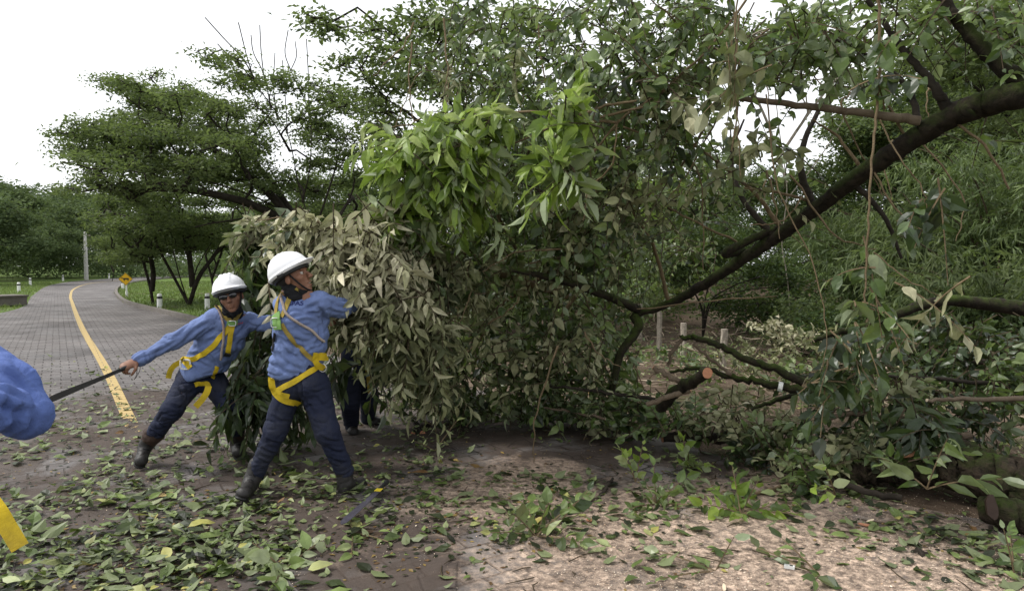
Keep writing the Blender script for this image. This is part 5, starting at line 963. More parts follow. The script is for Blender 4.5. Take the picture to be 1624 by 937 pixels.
    for (a, b, c) in ((V3(244, 688, 5.0), V3(237, 699, 5.03), 1), (V3(373, 664, 5.2), V3(376, 690, 5.32), 2)):
        g_ = SDF(np.minimum(a, b) - .15, np.maximum(a, b) + .15, .007); g_.cone(a, b, .066, .058, .02); g_.cone(a, a + (a - b) * .12, .075, .07, .01); ga = solid('gaiter', g_, M['leather_brown'], root, .006, 30, (0, 0, 1), c)
    boot('boot', V3(234, 702, 5.03), V3(224, 730, 4.93), root, V3(243, 688, 5.0), seed=8); boot('boot', V3(376, 704, 5.36), V3(378, 717, 5.18), root, V3(375, 686, 5.3), seed=9)
    helmet(hc, A, root, .12, .97)
    hp = bpy.data.objects.new('harness', None); COL.objects.link(hp); keep(hp, root); B_ = [shirt.name, tro.name]
    def st(px, w, mat='webbing', name='strap', off=.007, Yd=4.95): p, n = drape(px, B_, Yd, off); return ribbon(name, p, n, w * .86, mat, hp)
    st([(344, 487), (351, 494), (358, 502), (367, 511)], .04, 'webbing_old'); st([(380, 494), (376, 502), (370, 511)], .036, 'webbing_old')
    st([(369, 514), (366, 530), (363, 548), (361, 561)], .042); st([(366, 514), (360, 524), (350, 534), (340, 547), (328, 557), (315, 566), (302, 570), (290, 569)], .045); st([(289, 568), (297, 576), (303, 584)], .045, off=.012)
    st([(289, 573), (277, 579), (270, 588), (267, 600)], .045); st([(345, 580), (340, 592), (336, 600)], .035); st([(307, 611), (318, 607), (328, 608), (331, 614)], .04, off=.012)
    p = np.array([V3(331, 612, 5.0), V3(328, 622, 4.98), V3(320, 634, 4.97), (V3(310, 645, 4.96))]); ribbon('strap', smoothpath(p, 5), np.tile(np.array([.3, -.9, .3]), (16, 1)), .045, 'webbing', hp)
    p, n = drape([(342, 484), (350, 500), (356, 520), (354, 545), (350, 569)], B_, 4.95, .016); mb = MB(); fr = unit(np.cross(unit(np.gradient(p, axis=0)), n))
    for ph in (0, 2.1, 4.2):
        pp = smoothpath(p, 4); nn = smoothpath(n, 4); ff = smoothpath(fr, 4); a = np.arange(len(pp)) * .9 + ph; tube(mb, pp + nn * (.0045 * np.cos(a))[:, None] + ff * (.0045 * np.sin(a))[:, None], .0052, 5, caps=False)
    o = mb.build('lanyard', M['rope'], smooth=True); o.parent = hp; Ab = frame((0, 1, 0), (0, 0, 1))
    p, n = drape([(361, 512), (368, 512.5), (375, 512)], B_, 4.95, .012); ribbon('pad', p, n, .035, 'green_pad', hp, .005); ring(hp, p[len(p) // 2] + n[len(p) // 2] * .012, Ab, .026, .018, .0035, 'steel', 'buckle', True)
    p, n = drape([(357, 559), (361, 560), (365, 560)], B_, 4.95, .012); ribbon('buckle', p, n, .04, 'black_rubber', hp, .008)
    p, n = drape([(297, 579), (298, 580), (299, 581)], B_, 4.95, .018); ring(hp, p[0], Ab, .036, .034, .0075, 'white_enamel', 'd_ring', True)
    mb = MB(); p, n = drape([(374, 514.5), (379, 513), (385, 511.5)], B_, 4.95, .004, n=3); 
    tube(mb, p + np.array([[0, 0, .004 * (-1) ** i] for i in range(len(p))]), .0025, 4); o = mb.build('badge', M['red_thread']); keep(o, root); o.parent = shirt; o.matrix_parent_inverse = Matrix.Identity(4)
    return root
# ---------------- third worker, bent into the leaves
def worker_hidden():
    root = empty('person', tuple(G(572, 682)), 'person in dark clothes bent into the wilted branches, only legs and strap showing', 'person')
    lo = np.array([-2.0, 5.3, 0.]); hi = np.array([-.55, 6.8, 1.6]); pel = V3(565, 580, 6.05); che = V3(590, 510, 6.0); neck = V3(612, 485, 5.98); hc = V3(628, 470, 5.95); A = frame((.75, -.1, -.5), (.5, 0, 1))
    hL = V3(555, 596, 6.0); hR = V3(577, 596, 6.1); knL = V3(556, 640, 5.9); anL = V3(557, 672, 6.1); knR = V3(585, 632, 6.15); anR = V3(583, 662, 6.4); sL = V3(600, 505, 5.8); sR = V3(600, 500, 6.2); eL = V3(635, 530, 5.75); wL = V3(665, 510, 5.75); eR = V3(640, 520, 6.2); wR = V3(670, 500, 6.2)
    bd = SDF(lo, hi, .009); head_sdf(bd, hc, A); limbs_sdf(bd, [(hc - A[2] * .05, neck, .05, .055), (neck, che, .055, .09), (che, pel, .09, .09), (neck, sL, .05, .05), (neck, sR, .05, .05), (sL, eL, .045, .038), (eL, wL, .036, .028), (sR, eR, .045, .038), (eR, wR, .036, .028), (hL, knL, .08, .055), (knL, anL, .05, .04), (hR, knR, .08, .055), (knR, anR, .05, .04)])
    hand_sdf(bd, wL, (.9, 0, .2), (0, 0, 1), (.5, .8, .6), 1); hand_sdf(bd, wR, (.9, 0, .2), (0, 0, 1), (.5, .8, .6), -1); solid('body', bd, M['skin'], root)
    sh = SDF(lo, hi, .009); limbs_sdf(sh, [(V3(605, 496, 6), che, .13, .16), (che, V3(570, 565, 6.03), .16, .16), (sL, eL, .075, .062), (eL, wL, .06, .045), (sR, eR, .075, .062), (eR, wR, .06, .045)], .05); a = solid('shirt', sh, M['shirt2'], root, .008, 20, (1, 0, 1), 11)
    tr = SDF(lo, hi, .009); tr.ell(pel, (.15, .15, .12), None, .04); limbs_sdf(tr, [(hL, knL, .105, .08), (knL, anL, .08, .066), (hR, knR, .11, .085), (knR, anR, .08, .066)], .04); b = solid('trousers', tr, M['jeans_dark'], root, .007, 24, (0, 0, 1), 12)
    boot('boot', V3(557, 674, 6.12), V3(560, 684, 5.98), root, V3(557, 662, 6.1), seed=13); boot('boot', V3(583, 664, 6.42), V3(596, 668, 6.36), root, V3(583, 654, 6.38), seed=14)
    hr = SDF(hc - .2, hc + .2, .008); hr.ell(hc - A[1] * .02 + A[2] * .03, (.082, .096, .088), A, .01); hr.cut(hc - A[2] * .01 , -A[2]); solid('hair', hr, M['hair'], root)
    p, n = drape([(576, 560), (581, 585), (584, 605), (586, 622)], [a.name, b.name], 5.9, .01); ribbon('strap', p, n, .035, 'webbing_old', root); bpy.data.objects[-1] if False else None
    return root
# ---------------- worker at the left edge, only an elbow in the picture
def worker_edge():
    root = empty('person', (-2.05, 2.15, 0), 'person at the left edge, only a blue sleeved elbow and yellow strap end visible', 'person')
    lo = np.array([-2.6, 1.4, 0.]); hi = np.array([-1.2, 3.0, 1.85]); X0 = -2.05; c = lambda x, y, z: np.array([x, y, z]); el = V3(36, 652, 2.05); sh_ = V3(-75, 540, 2.15); wr = V3(-42, 628, 1.86)
    pel = c(-2.1, 2.2, .9); che = c(-2.1, 2.2, 1.22); neck = c(-2.1, 2.2, 1.44); hc = c(-2.1, 2.24, 1.6); A = frame((.3, 1, -.05), (0, 0, 1)); sL = c(-2.26, 2.24, 1.36); eL = c(-2.32, 2.5, 1.15); wL = c(-2.15, 2.7, 1.1); hL = c(-2.2, 2.2, .85); hR = c(-2.0, 2.2, .85); kL = c(-2.22, 2.2, .48); kR = c(-1.98, 2.25, .48); aL = c(-2.25, 2.15, .13); aR = c(-1.95, 2.2, .13)
    bd = SDF(lo, hi, .009); head_sdf(bd, hc, A); limbs_sdf(bd, [(hc - A[2] * .05, neck, .05, .055), (neck, che, .055, .09), (che, pel, .09, .09), (neck, sh_, .05, .05), (neck, sL, .05, .05), (sh_, el, .045, .038), (el, wr, .036, .028), (sL, eL, .045, .038), (eL, wL, .036, .028), (hL, kL, .08, .055), (kL, aL, .05, .04), (hR, kR, .08, .055), (kR, aR, .05, .04)])
    hand_sdf(bd, wr, (-.5, .2, .4), (.3, -.8, .3), (.6, 1., .7), 1); hand_sdf(bd, wL, (.5, .8, .1), (0, 0, 1), (.6, 1., .7), -1); solid('body', bd, M['skin'], root); head_things(root, hc, A)
    s = SDF(lo, hi, .008); s.ell(c(-2.1, 2.2, 1.25), (.18, .12, .17), None, .05); s.ell(c(-2.1, 2.2, 1.02), (.17, .125, .2), None, .05); limbs_sdf(s, [(c(-2.0, 2.18, 1.37), c(-2.2, 2.22, 1.37), .06, .06), (V3(-75, 545, 2.15), V3(18, 615, 2.08), .075, .074), (V3(10, 612, 2.07), V3(44, 658, 2.05), .072, .062), (V3(40, 658, 2.04), V3(-2, 648, 1.93), .068, .05), (V3(2, 646, 1.94), V3(-16, 638, 1.9), .054, .058), (sL, eL, .07, .06), (eL, wL, .06, .045)], .03)
    s.cut(c(-2.1, 2.2, .84), (0, 0, -1)); a = solid('shirt', s, M['shirt_deep'], root, .006, 9, (.5, 0, .7), 21, creases=[([(-8,585),(18,598),(46,622),(62,645)],.013,.014),([(-5,640),(22,652),(48,655)],.012,.013),([(-8,612),(18,622),(40,636)],.011,.013),([(16,702),(38,684),(56,664)],.011,.013),([(20,568),(40,592),(58,618)],.014,.015),([(8,690),(24,670),(30,650)],.016,.014),([(14,628),(12,642),(14,658)],.014,.01)]); t = SDF(lo, hi, .01); t.ell(pel - c(0, 0, .05), (.165, .12, .12), None, .04); limbs_sdf(t, [(hL, kL, .1, .08), (kL, aL, .078, .065), (hR, kR, .1, .08), (kR, aR, .078, .065)], .03); b = solid('trousers', t, M['jeans'], root, .008, 20, (0, 0, 1), 22)
    boot('boot', c(-2.25, 2.15, .11), c(-2.26, 2.33, .055), root, c(-2.25, 2.15, .22), seed=23); boot('boot', c(-1.95, 2.2, .11), c(-1.9, 2.38, .055), root, c(-1.95, 2.2, .22), seed=24); helmet(hc, A, root, .1)
    p = smoothpath([c(-1.93, 2.12, .95), V3(-60, 745, 2.0), V3(-10, 800, 1.97), V3(12, 835, 1.96), V3(32, 868, 1.95)], 6); ribbon('strap', p, np.tile(np.array([.5, -.75, .35]), (len(p), 1)), .045, 'webbing', root)
    return root
worker_back(); worker_front(); worker_hidden(); worker_edge()
for o in bpy.data.objects:
    if o.name.startswith('strap') and o.parent is not None and o.parent.name.startswith('person') and not o.matrix_parent_inverse.to_translation().length: o.matrix_parent_inverse = Matrix.Translation(Vector(o.parent.location)).inverted()
# machete in the outstretched hand
M['blade'] = plain('blackened blade steel', (.045, .043, .042), .45, .5, .4, 40, .2, .4); M['yellow_tape'] = plain('yellow sticker', (.75, .58, .03), .5); M['blade_worn'] = plain('worn blade steel', (.06, .056, .075), .5, .5, .5, 30, .2, .3)
def machete(hand, tip, side, label, bl='blade', mark=False, w0=.035, w1=.05, cord=False):
    h = np.asarray(hand, float); t = np.asarray(tip, float); d = unit(t - h); s_ = unit(np.asarray(side, float) - d * np.dot(side, d)); n = np.cross(d, s_); L = np.linalg.norm(t - h); root = empty('machete', tuple(h), label, 'machete'); 
    prof = [(.0, -w0 * .5, w0 * .35), (.25, -w0 * .5, w0 * .4), (.6, -w0 * .5, w1 * .5), (.85, -w0 * .5, w1 * .6), (.95, -w0 * .4, w1 * .45), (1., -w0 * .05, w1 * .1)]; mb = MB(); k = len(prof); v = []
    for x, a, b in prof: o = h + d * (L * x); v += [o + s_ * a + n * .0013, o + s_ * b + n * .0004, o + s_ * b - n * .0004, o + s_ * a - n * .0013]
    f = [[4 * i + j, 4 * i + (j + 1) % 4, 4 * i + 4 + (j + 1) % 4, 4 * i + 4 + j] for i in range(k - 1) for j in range(4)]; mb.add(v, f); mb.add(v, [[0, 1, 2, 3], [4 * k - 1, 4 * k - 2, 4 * k - 3, 4 * k - 4]]); keep(mb.build('blade', M[bl]), root)
    sd = SDF(h - .2, h + .2, .004); sd.cone(h + d * .015, h - d * .05, .014, .0135, .006, ax=n, sq=1.2); sd.cone(h - d * .05, h - d * .115, .0135, .017, .006, ax=n, sq=1.2); sd.cone(h - d * .115, h - d * .125 + s_ * .012, .016, .012, .006); solid('handle', sd, M['black_rubber'], root)
    if mark: mb = MB(); o = h + d * .05; n = n * (1 if n[2] > 0 else -1); box(mb, o + n * .0035 - s_ * .003, (.026, .021, .001), np.stack([d, s_, n]).T); keep(mb.build('sticker', M['yellow_tape']), root)
    if cord: mb = MB(); e = h - d * .11; tube(mb, smoothpath([e, e + np.array([.01, 0, -.05]), e + np.array([-.01, -.01, -.1]), e + np.array([-.03, 0, -.12])], 5), .002, 4); tube(mb, smoothpath([e, e + np.array([-.01, 0, -.05]), e + np.array([-.015, -.01, -.1]), e + np.array([-.035, 0, -.125])], 5), .002, 4); keep(mb.build('wrist_cord', M['black_cloth']), root)
    return root
machete(V3(196, 584, 4.64), V3(66, 641, 4.2), (0, .0, 1), 'long black machete held out by the person facing us', cord=True, w0=.03, w1=.045)
g0 = G(604, 773, .055); g1 = G(542, 831, .055); machete(g0, g1, np.cross(unit(g1 - g0), (0, 0, 1)), 'worn machete with a yellow mark lying on the ground below the boots', 'blade_worn', True, .045, .05)
# ------------------------------------------------------------------ roadside things
def lathe(mb, c, prof, n=12, mat=0):
    th = np.linspace(0, 2 * np.pi, n, endpoint=False); k = len(prof); v = np.array([[r * math.cos(t), r * math.sin(t), z] for r, z in prof for t in th]) + np.asarray(c)
    i = np.arange(k - 1)[:, None] * n; j = np.arange(n)[None]; mb.add(v, np.stack([i + j, i + (j + 1) % n, i + n + (j + 1) % n, i + n + j], -1).reshape(-1, 4), .5, mat)
M['white_paint'] = plain('weathered white paint', (.72, .72, .69), .7, .2, .12, 18); M['black_paint'] = plain('black paint', (.025, .025, .025), .6)
BL = ['bollard at the left verge nearest the concrete block', 'second bollard along the left verge', 'bollard on the left verge before the utility pole', 'small bollard on the far verge right of the utility pole', 'bollard just left of the cattle warning sign', 'largest white bollard, on the grass left of the fan stemmed tree', 'bollard partly hidden behind the helmet of the person facing us', 'tiny bollard on the far verge left of the fan stemmed tree', 'tiny bollard on the far verge right of the fan stemmed tree']
for i, (px, py) in enumerate([(30, 463.5), (48, 452.5), (100, 445.5), (173, 441.5), (195, 458.5), (253.5, 491.5), (329, 491), (261.5, 436.6), (339.7, 435)]):
    g = G(px, py); g[2] = max(0, ground_z(g[0], g[1])[0]); r = empty('bollard', tuple(g), 'white ' + BL[i].replace('largest white', 'largest'), 'bollard', 'white bollards with black bands along the road'); r['label'] = BL[i]
    m = MB(); lathe(m, g, [(.085, -.1), (.08, .38)]); lathe(m, g, [(.075, .45), (.073, .52), (.05, .545), (0, .55)]); keep(m.build('post', M['white_paint'], smooth=True), r)
    m = MB(); lathe(m, g, [(.08, .375), (.083, .38), (.081, .455), (.074, .458)]); keep(m.build('band', M['black_paint'], smooth=True), r)
g = G(201, 470.5); g[2] = ground_z(g[0], g[1])[0]; r = empty('warning_sign', tuple(g), 'yellow diamond cattle warning sign on a white post at the bend', 'sign'); dst = g[1]
m = MB(); lathe(m, g, [(.06, -.1), (.055, .28)]); lathe(m, g, [(.035, .28), (.035, 1.0)]); keep(m.build('post', M['white_paint'], smooth=True), r)
M['sign_yellow'] = plain('yellow sign sheet', (.75, .43, .02), .45, .3, .1, 6); hz = .30; c = np.array([g[0], g[1] - .06, 1.5 - (442.5 - 420) * g[1] / F]); fwd = unit(np.array([-c[0], -c[1], 0])); rt = np.cross(np.array([0, 0, 1]), fwd)
def plate(pts, z0, z1, mat, name):
    m = MB(); n = len(pts); v = [c + rt * x + np.array([0, 0, y]) + fwd * z for z in (z0, z1) for x, y in pts]; m.add(v, [[i, (i + 1) % n, n + (i + 1) % n, n + i] for i in range(n)])
    cc = len(v); m.add([c + fwd * z1 + rt * np.mean([p[0] for p in pts]) + np.array([0, 0, np.mean([p[1] for p in pts])])] + v[n:], [[0, 1 + i, 1 + (i + 1) % n] for i in range(n)]); m.add([c + fwd * z0] + v[:n], [[0, 1 + (i + 1) % n, 1 + i] for i in range(n)]); return keep(m.build(name, M[mat]), r)
plate([(0, -hz), (hz, 0), (0, hz), (-hz, 0)], 0, .012, 'sign_yellow', 'sign_plate')
def strip(polys, mat, name):
    m = MB(); 
    for pts in polys: n = len(pts); m.add([c + rt * x + np.array([0, 0, y]) + fwd * .017 for x, y in pts], [list(range(n))])
    return keep(m.build(name, M[mat]), r)
strip([[(-.13, .05), (.13, .05), (.13, -.02), (-.08, -.02)], [(-.19, .07), (-.12, .07), (-.1, .02), (-.16, .025)], [(-.08, -.02), (-.05, -.02), (-.06, -.085), (-.08, -.085)], [(.06, -.02), (.08, -.02), (.08, -.085), (.065, -.085)], [(.105, -.02), (.125, -.02), (.125, -.085), (.11, -.085)], [(-.045, -.02), (-.025, -.02), (-.035, -.085), (-.05, -.085)]], 'black_paint', 'cow_symbol')
strip([[(0, hz - .012), (hz - .012, 0), (hz - .028, 0), (0, hz - .028)], [(0, hz - .028), (-hz + .028, 0), (-hz + .012, 0), (0, hz - .012)], [(0, -hz + .012), (-hz + .012, 0), (-hz + .028, 0), (0, -hz + .028)], [(0, -hz + .028), (hz - .028, 0), (hz - .012, 0), (0, -hz + .012)]], 'black_paint', 'border')
g = G(137, 443.5); r = empty('utility_pole', tuple(g), 'tall pale concrete utility pole at the far left verge', 'pole'); m = MB(); top = 1.5 + 52 * g[1] / F; lathe(m, g, [(.2, -.2), (.17, top * .5), (.12, top), (0, top + .02)], 10); keep(m.build('post', M['concrete'], smooth=True), r)
m = MB(); box(m, g + np.array([0, 0, top - .35]), (.5, .05, .05)); keep(m.build('crossbar', M['bark_pale']), r)
g = G(-6, 486); m = MB(); a = rotz(R(-30)); o = empty('drain_block', tuple(g), 'low dark concrete drain block on the grass at the left edge', 'block'); box(m, g + np.array([0, .4, .19]), (.55, .5, .16), a); keep(m.build('body', M['concrete_dark']), o); m = MB(); box(m, g + np.array([0, .4, .37]), (.6, .55, .025), a); keep(m.build('rim', M['concrete_dark']), o)
# wire fence
fr = empty('wire_fence', (2.9, 9.7, 0), 'wire fence of pale weathered wooden posts behind the cut branches', 'fence'); posts = [(1700, 6.9, .7), (1397, 8.2, .55), (1148, 9.4, .66), (1083, 11.0, .66), (1045, 12.8, .8), (1015, 14.8, .8)]
tops = []
for i, (px, Y, h) in enumerate(posts):
    p = P(px, 520, Y); z = float(ground_z(p[0], p[1])[0]); b = np.array([p[0], p[1], z - .1]); t = np.array([p[0] + .01, p[1], z + h + .05]); m = MB(); tube(m, smoothpath([b, (b + t) / 2 + RNG.normal(0, .008, 3), t], 4), [.055, .05, .048], 8, rough=.08); keep(m.build('post', M['bark_pale']), fr); tops.append((p[0], p[1], z, h))
for k in (.35, .6):
    for a, b in zip(tops[:-1], tops[1:]):
        m = MB(); q0 = np.array([a[0], a[1] - .05, a[2] + k]); q1 = np.array([b[0], b[1] - .05, b[2] + k]); tube(m, [q0, (q0 + q1) / 2 - np.array([0, 0, .03]), q1], .0016, 4); keep(m.build('wire', M['bark_dark']), fr)

# ------------------------------------------------------------------ cut wood lying about
def log(name, label, cat, pts, mat, cut='cut_wood', sides=12, extra=(), group=None, rough=.07, jit=.006, n=7):
    root = empty(name, tuple(P(*pts[0][:3])), label, cat, group); m = MB(); q_ = limb(m, pts, sides, rough=rough, caps=True, capmat=1, jit=jit, n=n); keep(m.build('stem', [M[mat], M[cut]], smooth=True), root)
    for e in extra: m = MB(); limb(m, e, 7, rough=rough, capmat=1, jit=jit); keep(m.build('side_branch', [M['bark_smooth'] if mat != 'bark_moss_log' else M[mat], M[cut]], smooth=True), root)
    return root
log('log', 'short thick cut log with a round orange cut end pointing right', 'log', [(1122, 591, 4.42, .036), (1100, 604, 4.66, .038), (1070, 622, 4.9, .042), (1048, 645, 5.1, .045)], 'bark_moss', extra=[[(1036, 582, 4.9, .018), (1060, 597, 4.86, .02), (1090, 606, 4.8, .018)], [(1026, 641, 4.8, .018), (1060, 629, 4.78, .02), (1095, 618, 4.8, .022)]])
log('cut_branch', 'arched cut branch with a pale broken tip above the orange ended log', 'branch', [(1078, 536, 5.35, .018), (1100, 535, 5.3, .022), (1140, 548, 5.2, .024), (1180, 567, 5.1, .027), (1225, 584, 5.05, .03), (1275, 606, 5, .034)], 'bark_moss', 'cut_wood_pale', rough=.04, extra=[[(1082, 537, 5.34, .016), (1068, 556, 5.35, .015), (1058, 580, 5.4, .013)], [(1098, 545, 5.3, .01), (1130, 572, 5.3, .013), (1160, 594, 5.25, .014)]])
log('cut_branch', 'mossy cut branch with a white band lying below the arched one', 'branch', [(1062, 590, 5.6, .012), (1110, 583, 5.5, .016), (1150, 595, 5.3, .022), (1200, 604, 5.15, .027), (1240, 613, 5.05, .03), (1300, 624, 4.9, .034)], 'bark_moss', 'cut_wood_pale')
m = MB(); tube(m, [P(1234, 612, 5.05), P(1241, 613.5, 5.04)], .036, 10); tag(m.build('white_band', M['white_paint']), 'white painted band round the mossy cut branch', 'band')
log('log', 'dark straight log lying flat on the ground below the orange ended log', 'log', [(1050, 694, 5.5, .036), (1100, 692, 5.5, .042), (1160, 697, 5.4, .045), (1230, 708, 5.3, .045)], 'bark_dark')
log('mossy_log', 'massive mossy log at the bottom right corner', 'log', [(1325, 755, 4.6, .05), (1380, 748, 4.55, .075), (1440, 742, 4.45, .095), (1510, 744, 4.3, .125), (1590, 762, 4.15, .16), (1700, 790, 4.0, .18), (1850, 820, 3.9, .2)], 'bark_moss_log', sides=26, n=14, rough=.07, extra=[[(1500, 700, 4.6, .05), (1540, 722, 4.4, .08), (1600, 750, 4.2, .1)]])
log('log', 'smaller log end under the massive mossy log at the right edge', 'log', [(1555, 806, 3.85, .07), (1600, 815, 3.8, .09), (1680, 835, 3.75, .1)], 'bark_moss_log', 'bark_moss_log', rough=.05)
log('cut_branch', 'thick mossy limb lying high over the brush at the right edge', 'branch', [(1290, 540, 6.1, .02), (1340, 525, 6.1, .03), (1400, 507, 6.1, .036), (1470, 482, 6.1, .045), (1530, 478, 6.1, .05), (1624, 490, 6.0, .07), (1720, 500, 6, .09)], 'bark_moss', 'cut_wood_pale')
log('pole', 'straight pale pole with a cut tip reaching in from the right edge', 'pole', [(1470, 634, 4.4, .012), (1540, 633, 4.4, .015), (1700, 632, 4.4, .02)], 'bark_smooth', 'cut_wood_pale', 8)
log('pole', 'thin dark pole above the pale pole in the brush', 'pole', [(1400, 596, 5.2, .01), (1480, 600, 5.1, .014), (1560, 607, 5, .016), (1600, 612, 5, .016)], 'bark_dark', 'cut_wood_pale', 8)
log('stick', 'brown stick end standing in at the bottom edge centre', 'stick', [(806, 906, 3.32, .009), (790, 922, 3.22, .012), (768, 945, 3.08, .013)], 'bark_smooth', 'cut_wood_pale', 8)
log('stick', 'grey stick lying on the sawdust below the trailing vine leaves', 'stick', [(1165, 793, 4.3, .01), (1210, 780, 4.4, .012), (1250, 768, 4.5, .012)], 'bark_twig', 'cut_wood_pale', 8)
log('stick', 'pale stripped stick among big leaves at the bottom left', 'stick', [(398, 918, 3.28, .01), (425, 900, 3.35, .009), (455, 880, 3.5, .006)], 'cut_wood_pale', 'cut_wood_pale', 8)
log('stick', 'short dark stick near the curled leaf right of centre bottom', 'stick', [(950, 790, 4.35, .012), (960, 775, 4.45, .012), (972, 758, 4.6, .009)], 'bark_dark', 'cut_wood_pale', 8)
for i, (px, py, s_) in enumerate([(655, 688, .9), (670, 687, 1.), (663, 691, .7)]):
    p = P(px, py, 6.0); m = MB(); o = empty('cut_branch', tuple(p), ['left', 'right', 'smallest, middle'][i] + ' one of three pinkish cut branch ends lying behind the boots', 'branch', 'three cut branch ends'); q_ = np.array([p, p + np.array([(.1, -.1, 0)[i], .3, .02])]); tube(m, q_, .026 * s_, 10, capmat=1); keep(m.build('stem', [M['bark_dark'], M['cut_wood']]), o)
# orange cut scars on the mossy log and bits of wood
def disc_thing(name, label, cat, c, nrm, rx, ry, th, mat, rot=0):
    m = MB(); n = unit(nrm); u = unit(np.cross((0, 0, 1), n) if abs(n[2]) < .9 else np.array([1, 0, 0])); w = np.cross(n, u); u, w = u * math.cos(rot) + w * math.sin(rot), w * math.cos(rot) - u * math.sin(rot); t = np.linspace(0, 2 * np.pi, 13)[:-1]
    ra = 1 + RNG.normal(0, .06, 12); v = np.concatenate([c + np.outer(np.cos(t) * rx * ra, u) + np.outer(np.sin(t) * ry * ra, w) + n * z for z in (0, th)] + [[c + n * th * 1.05]]); i = np.arange(12)
    m.add(v, np.stack([i, (i + 1) % 12, 12 + (i + 1) % 12, 12 + i], 1)); m.add(v, np.stack([12 + i, 12 + (i + 1) % 12, np.full(12, 24)], 1)); return tag(m.build(name, M[mat]), label, cat)
sc_ = disc_thing('wood_chip', 'orange slab of cut wood resting on top of the mossy log', 'wood chip', P(1441, 721, 4.4), (-.1, -.6, .8), .065, .022, .012, 'cut_wood', .2)
disc_thing('bark_piece', 'brown piece of bark leaning on the log end at the right edge', 'bark', P(1571, 803, 3.75), (-.2, -1, .2), .03, .07, .02, 'leather_brown', .1)
for i, (px, py, rx, ry, lb, mt) in enumerate([(937, 825, .028, .014, 'orange wood chip lying left of the sawdust', 'cut_wood'), (1172, 800, .035, .01, 'orange wood sliver on the sawdust near the long leafy twigs', 'cut_wood'), (1165, 806, .03, .009, 'second orange sliver crossing beside the first on the sawdust', 'cut_wood'), (1374, 833, .04, .01, 'orange brown splinter on the sawdust near the mossy log', 'cut_wood'), (1380, 826, .03, .008, 'pale splinter beside the orange brown splinter', 'cut_wood_pale'), (1148, 932, .03, .008, 'pale sliver at the bottom edge of the sawdust', 'cut_wood_pale'), (1024, 668, .03, .01, 'red brown chip beside the leaf strewn road edge', 'cut_wood')]):
    disc_thing('wood_chip', lb, 'wood chip', G(px, py, .012), (.1 * i - .3, -.2, 1), rx, ry, .007, mt, i * .9)
m = MB(); g = G(1252, 898, .012); a = rotz(R(-25)); box(m, g, (.024, .012, .007), a); o = m.build('small_box', M['white_enamel']); tag(o, 'tiny white box lying on the sawdust near the bottom edge', 'box'); m = MB(); box(m, g + a @ np.array([.008, 0, .0076]), (.007, .007, .0006), a); x = m.build('print', M['black_paint']); x.parent = o
log('bark_piece', 'rough reddish splintered branch stub lying at the bottom right', 'bark', [(1418, 888, 3.47, .018), (1445, 893, 3.44, .03), (1475, 884, 3.5, .026), (1500, 872, 3.56, .012)], 'bark_dark', 'cut_wood', 9, rough=.22, jit=.01)
log('cut_branch', 'slim mossy cut branch sloping behind the dark straight log', 'branch', [(1190, 650, 5.2, .012), (1250, 628, 5.3, .02), (1330, 600, 5.4, .026), (1400, 585, 5.5, .03)], 'bark_moss', 'cut_wood_pale')
log('cut_branch', 'grey cut branch crossing the brush under the hanging vine leaves', 'branch', [(1290, 668, 4.7, .012), (1360, 655, 4.8, .018), (1450, 668, 4.7, .022), (1540, 690, 4.6, .026)], 'bark_smooth', 'cut_wood_pale')
log('cut_branch', 'dark bent cut branch in front of the right fence post', 'branch', [(1420, 560, 6.2, .014), (1470, 556, 6.1, .02), (1520, 572, 6.0, .022), (1600, 570, 5.9, .03)], 'bark_dark', 'cut_wood_pale')
log('cut_branch', 'pale peeled branch lying in the dry brush right of the arched branch', 'branch', [(1310, 598, 6.0, .01), (1360, 588, 6.2, .014), (1430, 583, 6.4, .016)], 'cut_wood_pale', 'cut_wood_pale')
log('cut_branch', 'forked dark branch lying beside the left end of the mossy log', 'branch', [(1255, 742, 4.6, .01), (1300, 752, 4.5, .016), (1360, 775, 4.3, .02), (1430, 790, 4.15, .022)], 'bark_dark', 'cut_wood', extra=[[(1300, 775, 4.3, .008), (1340, 768, 4.35, .012), (1370, 778, 4.3, .014)]])
log('cut_branch', 'thin dark branch leaning on the fallen crown left of the orange ended log', 'branch', [(870, 612, 5.7, .008), (930, 618, 5.6, .012), (990, 626, 5.5, .014), (1040, 634, 5.4, .016)], 'bark_dark', 'cut_wood_pale')
log('stick', 'long thin stick lying at the foot of the fallen crown', 'stick', [(860, 646, 5.9, .008), (900, 652, 5.8, .01), (960, 664, 5.6, .012)], 'bark_smooth', 'cut_wood_pale')

# ------------------------------------------------------------------ sprigs dropped on the ground, each a thing
def sprig(name, label, c, d, n, style, mat, spread=.5, nt=2, seed=1, rc=.55, cat='leafy sprig', up=.2):
    rg = np.random.default_rng(seed); root = empty(name, tuple(c), label, cat); lf = MB(); tw = MB(); st = dict(STY[style]); L = st.pop('L')
    dd = np.asarray(d, float) + rg.normal(0, spread, (nt, 3)) * np.array([1, 1, .3]); dd[:, 2] = np.abs(dd[:, 2]) + up; st['nleaf'] = n; st['droop'] = up * .6
    sprays(lf, tw, np.tile(np.asarray(c, float), (nt, 1)), dd, L * rg.uniform(.7, 1.1, nt), rndc=rc, rng=rg, **st); V = lf.v[0] if lf.v else None
    for v in lf.v: v[:, 2] = np.maximum(v[:, 2], .006 + rg.random(len(v)) * .012)
    keep(lf.build('foliage', M[mat]), root); keep(tw.build('stem', M['bark_twig']), root); return root
sprig('leafy_sprig', 'bright young sprig standing up by the dark straight log', G(1008, 765), (0, .1, .6), 8, 'heap', 'leaf_bright', .3, 3, 401, .7, up=.4)
sprig('leafy_sprig', 'trailing bright vine leaves left of the grey stick', G(1090, 745), (.2, -.3, .6), 10, 'heap', 'leaf_bright', .5, 4, 402, .35, up=.4)
